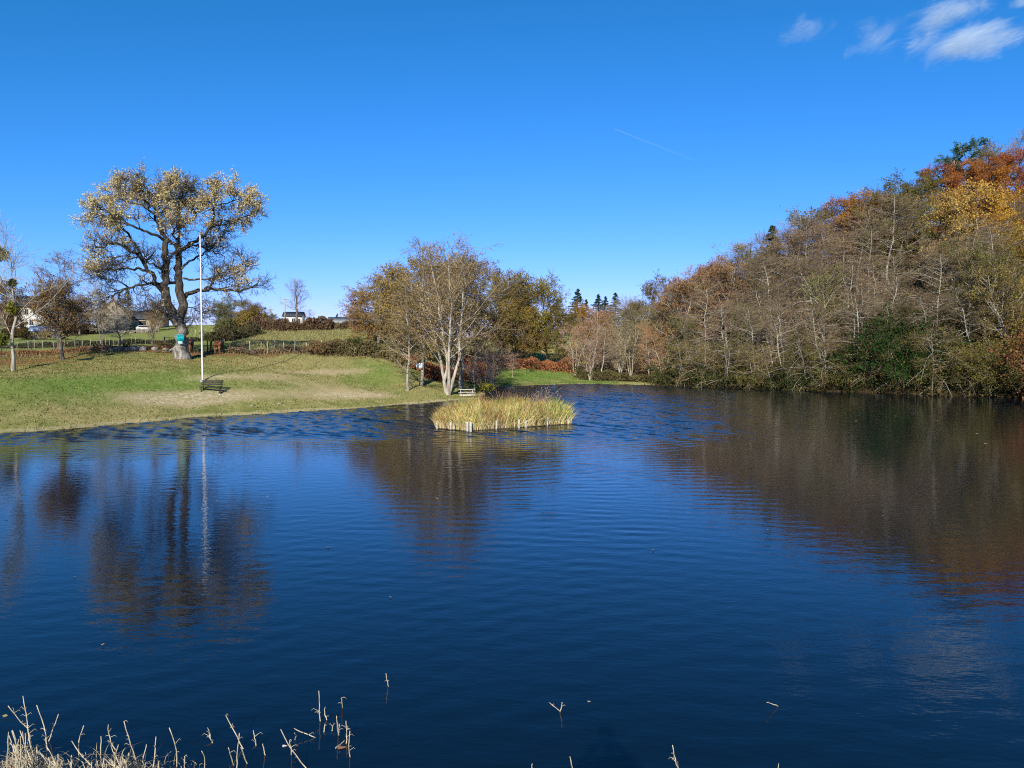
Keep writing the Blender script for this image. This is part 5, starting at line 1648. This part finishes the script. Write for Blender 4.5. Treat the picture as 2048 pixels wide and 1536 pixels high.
def island():
    n = len(ISL)
    i = np.arange(n)
    top = ic + (ISL - ic) * .97
    mb = MB()
    mb.add([(*p, -.5) for p in ISL] + [(*p, .10) for p in ISL] + [(*p, .17) for p in top], [np.stack([i, (i + 1) % n, (i + 1) % n + n, i + n], 1), np.stack([i + n, (i + 1) % n + n, (i + 1) % n + 2 * n, i + 2 * n], 1), (i + 2 * n)[None]])
    tag(mb.build('island', M_SOIL), kind='structure')
    for k, (px, py, top_, lab) in enumerate([(874, 857, 845, 'leftmost grey stake at the corner of the reed island'), (901, 860, 847, 'left stake of the close pair on the island edge'), (908, 860.5, 847, 'right stake of the close pair on the island edge'),
                                             (935, 863, 847, 'left stake of the stout double stake at the island corner'), (941.5, 863.5, 847, 'right stake of the stout double stake at the island corner'), (993, 859, 844, 'stake at the middle of the island front'),
                                             (1038, 856, 842, 'thin stake right of the island front middle'), (1052, 855, 843, 'slim stake second from the island right part'), (1095, 851.5, 838, 'stake standing near the right end of the island'), (1137, 848.5, 836, 'stake at the far right corner of the island')]):
        p = G(px, py) + (0, .03, 0)
        h = W(px, top_, p[1])[2] + .1
        r = .085 if k in (3, 4) else .062
        o = MB().tube([(0, 0, -.6), (0, 0, h - .04), (0, 0, h)], [r, r, r * .8], 9).build('stake', M_STAKE, None, True)
        o.location = p
        o.rotation_euler = (.02 * (k % 3 - 1), .02 * (k % 2), k)
        tag(o, lab, 'stake', 'stakes around the reed island')


island()


def inside(q):
    r = np.zeros(len(q), bool)
    n = len(ISL)
    for i in range(n):
        a, b = ISL[i], ISL[(i + 1) % n]
        r ^= ((a[1] > q[:, 1]) != (b[1] > q[:, 1])) & (q[:, 0] < a[0] + (q[:, 1] - a[1]) * (b[0] - a[0]) / (b[1] - a[1] + 1e-12))
    return r


def reeds(name, n, hmean, wid, col, label, seed, cond=None, lean=.16, cat='reeds', edge=.8):
    rng = np.random.default_rng(seed)
    q = ISL.min(0) - .1 + rng.random((n * 2, 2)) * (np.ptp(ISL, axis=0) + .2)
    q = q[inside(ic + (q - ic) / 1.03)][:n]
    if cond is not None: q = q[cond(q, rng)]
    k = len(q)
    # height falls off towards the rim
    dm = np.full(k, 9.0)
    for i in range(len(ISL)):
        a, b = ISL[i], ISL[(i + 1) % len(ISL)]
        ab = b - a
        t = np.clip(((q - a) @ ab) / (ab @ ab), 0, 1)
        dm = np.minimum(dm, np.linalg.norm(q - a - t[:, None] * ab, axis=1))
    clump = .5 + .25 * np.sin(q[:, 0] * 2.1 + 1) + .25 * np.sin(q[:, 1] * 1.7 + q[:, 0])
    h = hmean * (.62 + .5 * rng.random(k)) * np.clip(.60 + dm / 2.4, .60, 1.0) * (.8 + .35 * clump)
    outw = norm(np.concatenate([q - ic, np.zeros((k, 1))], 1)) * (edge * np.clip(1 - dm / 1.2, 0, 1) * .3)[:, None]
    d = rng.normal(size=(k, 3)) * lean
    d[:, 2] = 0
    d += outw
    a = rng.random(k) * 6.28
    side = np.stack([np.cos(a), np.sin(a), 0 * a], 1) * (wid * (.5 + rng.random(k)))[:, None]
    base = np.concatenate([q, np.full((k, 1), .05)], 1)
    V = []
    for t, w in ((0, 1), (.38, 1), (.75, .75), (1, .12)):
        c = base + np.array((0, 0, 1)) * (h * (t - .12 * t * t))[:, None] + d * (h * t ** 1.8)[:, None] * 1.5
        V += [c - side * w, c + side * w]
    V = np.stack(V, 1).reshape(-1, 3)
    o8 = (np.arange(k) * 8)[:, None]
    F = np.concatenate([o8 + np.array([[2 * s, 2 * s + 1, 2 * s + 3, 2 * s + 2]]) for s in range(3)])
    o = link(name, mesh_from(name, V, F, np.repeat(.5 * rng.random(k) + .5 * clump, 8)), BLADE, None, col)
    return tag(o, label, cat, kind='stuff')


reeds('reeds', 4200, 1.62, .020, (.42, .38, .11), 'yellow-green sedge reeds filling the island', 1)
reeds('reeds', 4600, 1.5, .018, (.62, .52, .25), 'straw-yellow reeds among the green on the island', 2)
reeds('reeds', 2000, 1.6, .018, (.50, .24, .08), 'orange-brown withered reeds on the island', 3, lambda q, r: (np.abs(q[:, 0] + .5 + r.normal(size=len(q)) * .8) < .7) | (q[:, 0] < -3.0 + r.normal(size=len(q)) * .5))
reeds('reeds', 2700, 1.75, .020, (.19, .27, .06), 'greenest taller reeds in the middle of the island', 4, lambda q, r: (np.sin(q[:, 0] * 1.9 + 2) + .5 * r.normal(size=len(q)) > .2) & (q[:, 1] > 49.5))
reeds('reeds', 9000, .8, .017, (.66, .56, .35), 'short pale dead reeds at the island rim', 5, lambda q, r: q[:, 1] < 51.2 - .15 * (q[:, 0] < -2) + .2 * r.normal(size=len(q)) + .25 * q[:, 0] - .0, .2)
reeds('reeds', 900, 2.05, .012, (.30, .13, .05), 'thin russet reed tips rising from the island', 6, None, .12)
for px, d, H, lab, col, tw in [(905, 50.5, 1.5, 'twiggy small-leaved bush at the left end of the reed island', (.34, .30, .12), (.36, .27, .15)), (1028, 52, 2.4, 'dark dry dock-like stalks rising from the island middle', (.14, .085, .07), (.17, .11, .095)),
                               (1086, 53, 2.5, 'greyish dry stalks rising from the right part of the island', (.30, .25, .22), (.36, .29, .27)), (980, 54, 2.25, 'bare forked twigs behind the reeds', (.3, .22, .14), (.40, .31, .22))]:
    p = W(px, HZ, d)
    parts = bush_mesh(int(px), H=2.2, wide=.45 if px > 960 else .9, stems=16 if px != 980 else 5, k2=7, kl=5 if px == 905 else 2, leafsize=.07, r=.014)
    plant('dry_shrub', parts, (p[0], p[1], .1), H, lab, 'shrub', leaf=col if px != 980 else None, twig=tw)

# ------------------------------------------------------------------ dead stems in the foreground shallows
rs = np.random.default_rng(55)


def stem(bx, by, tx, ty, label, hook=None, curl=4, group='dead stems in the shallows', r=.0068, cat='plant stem', seed=None):
    """dead stem from the water (bx,by) to its tip (tx,ty)"""
    rng = np.random.default_rng(int(bx * 7 + by + tx))
    b = G(bx, min(by, 1535 + 60))
    t = W(tx, ty, b[1] + rng.normal() * .12)
    pts = np.linspace(0, 1, 7)[:, None] * (t - b) + b
    perp = norm(rng.normal(size=3) * (1, .6, .3)) * np.linalg.norm(t - b) * .05
    pts = pts + np.sin(np.linspace(0, 3.1, 7))[:, None] * perp * rng.normal() + rng.normal(size=(7, 3)) * .003
    L = np.linalg.norm(t - b)
    mb = MB().tube([b - (0, 0, .1)] + list(pts), np.linspace(1.15, .75, 8) * r, 6, tint=rng.random())
    for k in range(int(curl * 1.3)):
        u = .15 + .6 * rng.random()
        c = np.array([np.interp(u, np.linspace(0, 1, 7), pts[:, j]) for j in range(3)])
        d = norm(np.array((rng.normal(), rng.normal() * .5, .55 + .4 * rng.random())))
        s = .02 + .065 * rng.random() ** 1.5
        q = [c, c + d * s * .5, c + d * s * .85 + np.array((d[0] * .3, 0, .1)) * s, c + d * s + np.array((d[0] * .6, 0, -.35)) * s]
        mb.tube(q, [r * .5, r * .4, r * .32, r * .22], 4)
    if hook:
        q = [t, t + (hook * .5, 0, .015), t + (hook, 0, -.01)]
        mb.tube(q, [r * .6, r * .45, r * .3], 4)
    o = mb.build('dead_stem', M_STEM, None, True)
    return tag(o, label, cat, group)


named = [  # base px, tip px, words
    (98, 1482, 118, 1428, 'straight pale stem leaning right at the edge of the left stem tangle', None, 1),
    (62, 1495, 46, 1392, 'tallest split and frayed stem in the left stem tangle', None, 9),
    (95, 1500, 74, 1410, 'second tall frayed stem in the left stem tangle', None, 7),
    (58, 1460, 17, 1412, 'bent stem crossing left in the left stem tangle', None, 4),
    (158, 1510, 168, 1450, 'straight stem crossing another right of the left tangle', None, 1),
    (196, 1545, 143, 1482, 'long stem leaning left under the crossing straight stem', None, 2),
    (203, 1534, 202, 1472, 'short bent stem between crossing stems and bushy stems', None, 2),
    (231, 1500, 217, 1449, 'upright stem above the bushy pale stems', None, 6),
    (276, 1536, 248, 1443, 'tall stem with a small crosspiece at its tip', .05, 3),
    (284, 1540, 294, 1488, 'short straight stem right of the crosspiece stem', None, 1),
    (305, 1545, 311, 1473, 'upright stem with curved top left of the lone tall stem', None, 2),
    (352, 1545, 339, 1456, 'lone tall stem leaning left with one thorn', None, 3),
    (371, 1540, 370, 1512, 'little forked twig right of the lone tall stem', .03, 2),
    (409, 1540, 404, 1502, 'straight stem cut by the bottom edge', None, 0),
    (424, 1486, 416, 1456, 'short frayed stem standing alone near the middle left', None, 4),
    (486, 1497, 452, 1430, 'long hooked stem leaning left with side leaves', .03, 5),
    (494, 1527, 481, 1494, 'lower straight stem beside the long hooked stem', None, 2),
    (474, 1540, 478, 1467, 'upright stem crossing the long hooked stem', None, 0),
    (468, 1530, 457, 1495, 'leaning stem meeting the upright stem at the bottom', None, 1),
    (513, 1491, 507, 1461, 'short curved stem between the two groups', None, 2),
    (530, 1510, 525, 1488, 'stubby stem right of the short curved stem', None, 0),
    (583, 1510, 579, 1481, 'broken stem with thin brace under the long arched stem', .03, 3),
    (612, 1536, 562, 1459, 'long arched stem leaning left near the floating leaf', None, 1),
    (631, 1475, 588, 1457, 'stem lying almost flat on the water', None, 1),
    (590, 1479, 589, 1466, 'tiny stub beside the arched stem', None, 0),
    (640, 1442, 638, 1382, 'tall upright stem with two side shoots', None, 4),
    (654, 1440, 650, 1414, 'short stem linked to the tall upright stem', None, 1),
    (685, 1414, 683, 1396, 'short stem with a sideways shoot and submerged arc', .07, 1),
    (677, 1470, 673, 1432, 'left stem of the curved pair near the reed clump', None, 1),
    (677, 1470, 678, 1448, 'right short stem of the curved pair', None, 1),
    (648, 1464, 650, 1448, 'tiny curved stem left of the curved pair', None, 1),
    (664, 1462, 666, 1450, 'tiny crooked stem beside the curved pair', None, 2),
    (693, 1486, 691, 1442, 'frayed stem at the head of the right clump', None, 6),
    (700, 1514, 700, 1461, 'stout upright stem at the right of the right clump', None, 2),
    (672, 1496, 690, 1480, 'slanting brown stem in the right clump', None, 0),
    (777, 1372, 772, 1347, 'lone forked stem farthest out in the water', None, 3),
    (1120, 1422, 1098, 1405, 'small pale broken stem floating above the shadow', None, 1),
    (1119, 1424, 1124, 1404, 'short upright piece of the broken stem above the shadow', None, 1),
    (1359, 1545, 1345, 1491, 'stem with three side shoots at the bottom edge right of centre', None, 5),
    (1385, 1545, 1379, 1524, 'short stem next to the stem with three side shoots', None, 0),
    (1146, 1545, 1140, 1513, 'thin dim stem at the bottom edge below the shadow', None, 0),
    (1064, 1545, 1064, 1527, 'tiny stem tip at the bottom edge left of the shadow', None, 0),
    (1553, 1545, 1557, 1526, 'short stem tip at the bottom edge far right', None, 0),
    (1556, 1412, 1534, 1405, 'pale stick floating on the open water at the right', None, 0)]
for bx, by, tx, ty, lab, hk, cl in named:
    stem(bx, by, tx, ty, lab, hk, cl, group=None)
for i in range(52):
    x = rs.choice([rs.uniform(15, 60), rs.uniform(70, 150), rs.uniform(205, 262)])
    y1 = 1545 + 45 * rs.random()
    top = np.interp(x, (15, 40, 60, 100, 150, 205, 232, 262), (1465, 1440, 1440, 1500, 1495, 1490, 1480, 1510)) + 45 * rs.random()
    stem(x + 22 * rs.normal() + 14, y1, x, top, 'short tangled dead stem crowded at the lower left edge', None, 8, r=.006)
for i in range(10):
    x = rs.uniform(100, 390)
    stem(x + 8 * rs.normal(), 1590, x, 1508 + 24 * rs.random(), 'short tangled dead stem crowded at the lower left edge', None, 3, r=.0055)


def dead_grass():
    rng = np.random.default_rng(91)
    n = 1500
    px = np.concatenate([rng.normal(40, 22, 500), rng.normal(95, 22, 250), rng.normal(240, 32, 450), rng.uniform(0, 400, 300)])
    py = rng.uniform(1525, 1610, n)
    B = np.array([G(a, b) for a, b in zip(px, py)])
    h = rng.uniform(.10, .34, n)
    d = rng.normal(size=(n, 3)) * (.5, .4, 0)
    a = rng.random(n) * 6.28
    side = np.stack([np.cos(a), np.sin(a), 0 * a], 1) * rng.uniform(.002, .0045, n)[:, None]
    V = []
    for t, w in ((0, 1), (.45, 1), (.8, .7), (1, .15)):
        c = B + np.array((0, 0, 1)) * (h * (t - .35 * t ** 3))[:, None] + d * (h * t ** 2)[:, None] - (0, 0, .03)
        V += [c - side * w, c + side * w]
    V = np.stack(V, 1).reshape(-1, 3)
    o8 = (np.arange(n) * 8)[:, None]
    F = np.concatenate([o8 + np.array([[2 * s, 2 * s + 1, 2 * s + 3, 2 * s + 2]]) for s in range(3)])
    tag(link('dead_grass', mesh_from('dead_grass', V, F, np.repeat(rng.random(n), 8)), BLADE, None, (.50, .42, .29)), 'withered straw grass tangled among the stems at the lower left', 'grass', kind='stuff')


dead_grass()


def drift():
    rng = np.random.default_rng(92)
    x, y = rng.uniform(-40, 50, 5000), rng.uniform(9, 100, 5000)
    sd = pond_sd(x, y)
    k = (sd < -.1) & ((sd > -1.2) | (rng.random(5000) < .05))
    C = np.stack([x[k], y[k], np.full(k.sum(), .03)], 1)
    a = rng.random(len(C)) * 6.28
    s = rng.uniform(.025, .06, len(C))[:, None]
    u, v = np.stack([np.cos(a), np.sin(a), 0 * a], 1) * s, np.stack([-np.sin(a), np.cos(a), .15 + 0 * a], 1) * s * .7
    V = np.stack([C - u, C + v, C + u, C - v], 1).reshape(-1, 3)
    tag(link('drifting_leaves', mesh_from('drifting_leaves', V, np.arange(len(V)).reshape(-1, 4), np.repeat(rng.random(len(C)), 4)), LEAF, None, (.36, .25, .11)), 'small fallen leaves drifting on the pond', 'leaves', kind='stuff')


drift()


def floating_leaf(px, py, s, label, col):
    rng = np.random.default_rng(px)
    a = np.linspace(0, 6.28, 11)[:-1]
    r = s * (1 + .25 * np.sin(a * 3 + 1))
    V = [(0, 0, .012)] + [(math.cos(t) * q, math.sin(t) * q * .7, .006 + .006 * rng.random()) for t, q in zip(a, r)]
    F = np.array([(0, i + 1, (i + 1) % 10 + 1) for i in range(10)])
    o = link('floating_leaf', mesh_from('floating_leaf', V, F, np.full(11, .5)), LEAF, None, col)
    o.location = G(px, py)
    return tag(o, label, 'leaf')


floating_leaf(682, 1496, .055, 'brown leaf floating against the right stem clump', (.30, .17, .11))
floating_leaf(569, 1493, .032, 'white petal-like leaf floating beside the arched stem', (.75, .7, .68))
floating_leaf(1178, 1404, .025, 'tiny pale leaf floating right of the broken stem', (.4, .38, .34))
for px, py, lab in [(1954, 867, 'bright fleck of leaf floating far out on the dark water'), (1971, 887, 'smaller pale fleck floating below the bright fleck'), (1712, 842, 'pale fleck floating nearer the middle of the dark water')]:
    floating_leaf(px, py, .08, lab, (.7, .66, .5))
# a pale stone and a scrap at the lawn's water edge
for px, d, s, lab in [(503, 59.6, .16, 'small orange-brown stone at the water edge of the lawn'), (558, 61.5, .2, 'small pale stone at the water edge of the lawn')]:
    o = boulder(px, d, s, lab, int(px), .4)
    o['group'] = 'stones at the water edge'


# ------------------------------------------------------------------ clouds and contrail
def cloud_mat(name, dens, sc, stretch):
    m, nt = newmat(name)
    tc = N(nt, 'TexCoord').outputs['Object']
    mp = N(nt, 'Mapping', {'Vector': tc, 'Rotation': (0, 0, .5), 'Scale': (sc, sc * stretch, sc)}).outputs[0]
    n1 = noise(nt, mp, 1.0, 7, .62, .8)
    n2 = noise(nt, mp, .45, 4, .55, 1.2)
    n1 = mth(nt, 'MULTIPLY_ADD', n2, .45, mth(nt, 'MULTIPLY', n1, .7))
    a = mth(nt, 'MULTIPLY', ramp(nt, mth(nt, 'ADD', attr(nt, 'tint'), mth(nt, 'MULTIPLY_ADD', n1, 3.4, -2.08)), .0, 1.15), dens, clamp=True)
    d = N(nt, 'BsdfDiffuse', {'Color': (.80, .92, 1, 1)})
    t = N(nt, 'BsdfTranslucent', {'Color': (.80, .92, 1, 1)})
    w = N(nt, 'MixShader', {0: .72, 1: d.outputs[0], 2: t.outputs[0]})
    tr = N(nt, 'BsdfTransparent')
    out(nt, N(nt, 'MixShader', {0: a, 1: tr.outputs[0], 2: w.outputs[0]}).outputs[0])
    return m


def cloud(blobs, label, seed, mat, alt=1300.0):
    """thin sheet of cirrus: layers a few metres apart, thick where its blobs are"""
    rng = np.random.default_rng(seed)
    C = np.array([G(px, py, alt)[:2] for px, py, *_ in blobs])
    Rx = np.array([b[2] / FPX * c[1] for b, c in zip(blobs, C)])
    Ry = np.array([abs(G(b[0], b[1] - b[3], alt)[1] - G(b[0], b[1] + b[3], alt)[1]) / 2 for b in blobs])
    lo = (C - np.stack([Rx, Ry], 1) * 2.0).min(0); hi = (C + np.stack([Rx, Ry], 1) * 2.0).max(0)
    n = 46
    X, Y = np.meshgrid(np.linspace(lo[0], hi[0], n), np.linspace(lo[1], hi[1], n))
    D = np.zeros_like(X)
    for c, rx, ry, b in zip(C, Rx, Ry, blobs): D = np.maximum(D, b[4] * np.exp(-(((X - c[0]) / rx) ** 2 + ((Y - c[1]) / ry) ** 2)))
    ctr = C.mean(0)
    mb = MB()
    k = (np.arange(n - 1)[:, None] * n + np.arange(n - 1)[None]).ravel()
    Fq = np.stack([k, k + 1, k + n + 1, k + n], 1)
    for layer in range(3):
        Z = 14 * layer + 10 * D * (layer - 1) + 6 * np.sin(X * .012 + layer) * np.sin(Y * .009)
        keep = D.ravel()[Fq].max(1) > .12
        mb.add(np.stack([X - ctr[0], Y - ctr[1], Z], -1), Fq[keep], D.ravel())
    o = mb.build('cloud', mat)
    o.location = (*ctr, alt)
    return tag(o, label, 'cloud')


CL1 = cloud_mat('cloud_thick', .5, .0085, .5)
CL2 = cloud_mat('cloud_thin', .2, .010, .45)
cloud([(1950, 90, 75, 36, 1.15), (1870, 45, 42, 34, .95), (1915, 30, 40, 22, .7), (1995, 85, 45, 26, .9), (1950, 10, 24, 14, .6)], 'largest bright wispy cloud at the upper right', 3, CL1)
cloud([(1610, 68, 36, 18, .95), (1595, 60, 16, 16, .7), (1660, 55, 26, 14, .45)], 'small leftmost wisp of cloud in the upper right sky', 4, CL2)
cloud([(1750, 85, 26, 30, .95), (1735, 65, 36, 16, .5), (1775, 105, 22, 16, .5)], 'middle wisp of cloud between the small wisp and the large cloud', 5, CL2)
cloud([(2046, 2, 22, 16, .95)], 'scrap of cloud in the upper right corner', 6, CL1)


def contrail():
    m, nt = newmat('contrail')
    a = attr(nt, 'tint')
    w = N(nt, 'BsdfDiffuse', {'Color': (.9, .95, 1, 1)})
    out(nt, N(nt, 'MixShader', {0: mth(nt, 'MULTIPLY', a, .035), 1: N(nt, 'BsdfTransparent').outputs[0], 2: w.outputs[0]}).outputs[0])
    A, B = W(1229, 258, 9000), W(1408, 328, 9600)
    t = np.linspace(0, 1, 24)
    P = A + (B - A) * t[:, None]
    V, F = tubes(P[None], np.linspace(7, 13, 24)[None], 8)
    o = link('contrail', mesh_from('contrail', V - A, F, np.repeat(np.clip(1.1 - t * 1.05, 0, 1), 8)), m)
    o.location = A
    tag(o, 'thin straight contrail sloping down to the right in mid sky', 'contrail')


contrail()


# ------------------------------------------------------------------ the photographer, whose shadow falls on the near water
def photographer():
    fz = hz(-.12, -.42)
    o = empty('person', (-.12, -.42, fz), 0, 'person in a dark jacket holding up a phone on the dam, casting the shadow', 'person')
    s = (EYE - fz) / 1.66
    V = [(0, 0, .95), (0, 0, 1.15), (0, .01, 1.36), (0, .02, 1.48), (-.09, 0, .88), (-.11, .03, .48), (-.12, 0, .09), (-.12, .16, .04), (.09, 0, .88), (.11, .03, .48), (.12, 0, .09), (.12, .16, .04),
         (-.19, .01, 1.41), (-.42, .08, 1.27), (-.09, .31, 1.50), (.19, .01, 1.41), (.42, .08, 1.27), (.09, .31, 1.50)]
    E = [(0, 1), (1, 2), (2, 3), (0, 4), (4, 5), (5, 6), (6, 7), (0, 8), (8, 9), (9, 10), (10, 11), (2, 12), (12, 13), (13, 14), (2, 15), (15, 16), (16, 17)]
    Rd = [(.17, .13), (.16, .12), (.18, .13), .07, .105, .07, .05, .045, .105, .07, .05, .045, .075, .055, .035, .075, .055, .035]
    P = lambda v: [(x * s, y * s, z * s) for x, y, z in v]
    sc = lambda r: tuple(q * s for q in r) if isinstance(r, tuple) else r * s
    skin('body', P(V), E, [sc(r) for r in Rd], plain('jacket_cloth', (.03, .035, .05), .9, .3, 12), o)
    M_SKIN = plain('skin_tone', (.5, .32, .24), .6, .1, 8)
    HV = [(0, .03, 1.50), (0, .04, 1.56), (0, .05, 1.64), (0, .045, 1.70)]
    skin('head', P(HV), [(0, 1), (1, 2), (2, 3)], [sc(r) for r in (.055, .075, .088, .075)], M_SKIN, o)
    MB().tube(P([(0, .13, 1.655), (0, .155, 1.62), (0, .135, 1.60)]), [.008 * s, .016 * s, .012 * s], 7).build('nose', M_SKIN, o, True)
    for q in (-1, 1): MB().tube(P([(q * .085, .04, 1.65), (q * .10, .03, 1.64), (q * .09, .03, 1.60)]), [.012 * s, .022 * s, .01 * s], 7).build('ear', M_SKIN, o, True)
    skin('hair', P([(0, .02, 1.70), (0, -.01, 1.66), (0, -.02, 1.60)]), [(0, 1), (1, 2)], [sc(r) for r in (.085, .092, .075)], plain('hair_brown', (.05, .03, .02), .8, .3, 20), o)
    for q in (-1, 1):
        hv = [(q * .09, .31, 1.50), (q * .085, .335, 1.56), (q * .080, .345, 1.60)]
        he = [(0, 1), (1, 2)]
        hr = [.028, .034, .026]
        for k in range(4):
            b = len(hv)
            z = 1.575 + .018 * k
            hv += [(q * .078, .35, z), (q * .060, .375, z + .006), (q * .040, .372, z + .008)]
            he += [(1 if k < 2 else 2, b), (b, b + 1), (b + 1, b + 2)]
            hr += [.010, .009, .007]
        b = len(hv)
        hv += [(q * .075, .325, 1.59), (q * .052, .322, 1.605)]
        he += [(1, b), (b, b + 1)]
        hr += [.012, .009]
        skin('hand', P(hv), he, [r * s for r in hr], M_SKIN, o, 1)
    ph = MB().box((.0, .36, EYE - fz - .03), (.16, .009, .078)).build('phone', M_METAL)
    ph.location = (-.12, -.42, fz)
    tag(ph, 'dark phone held up level by the person on the dam', 'phone')


photographer()
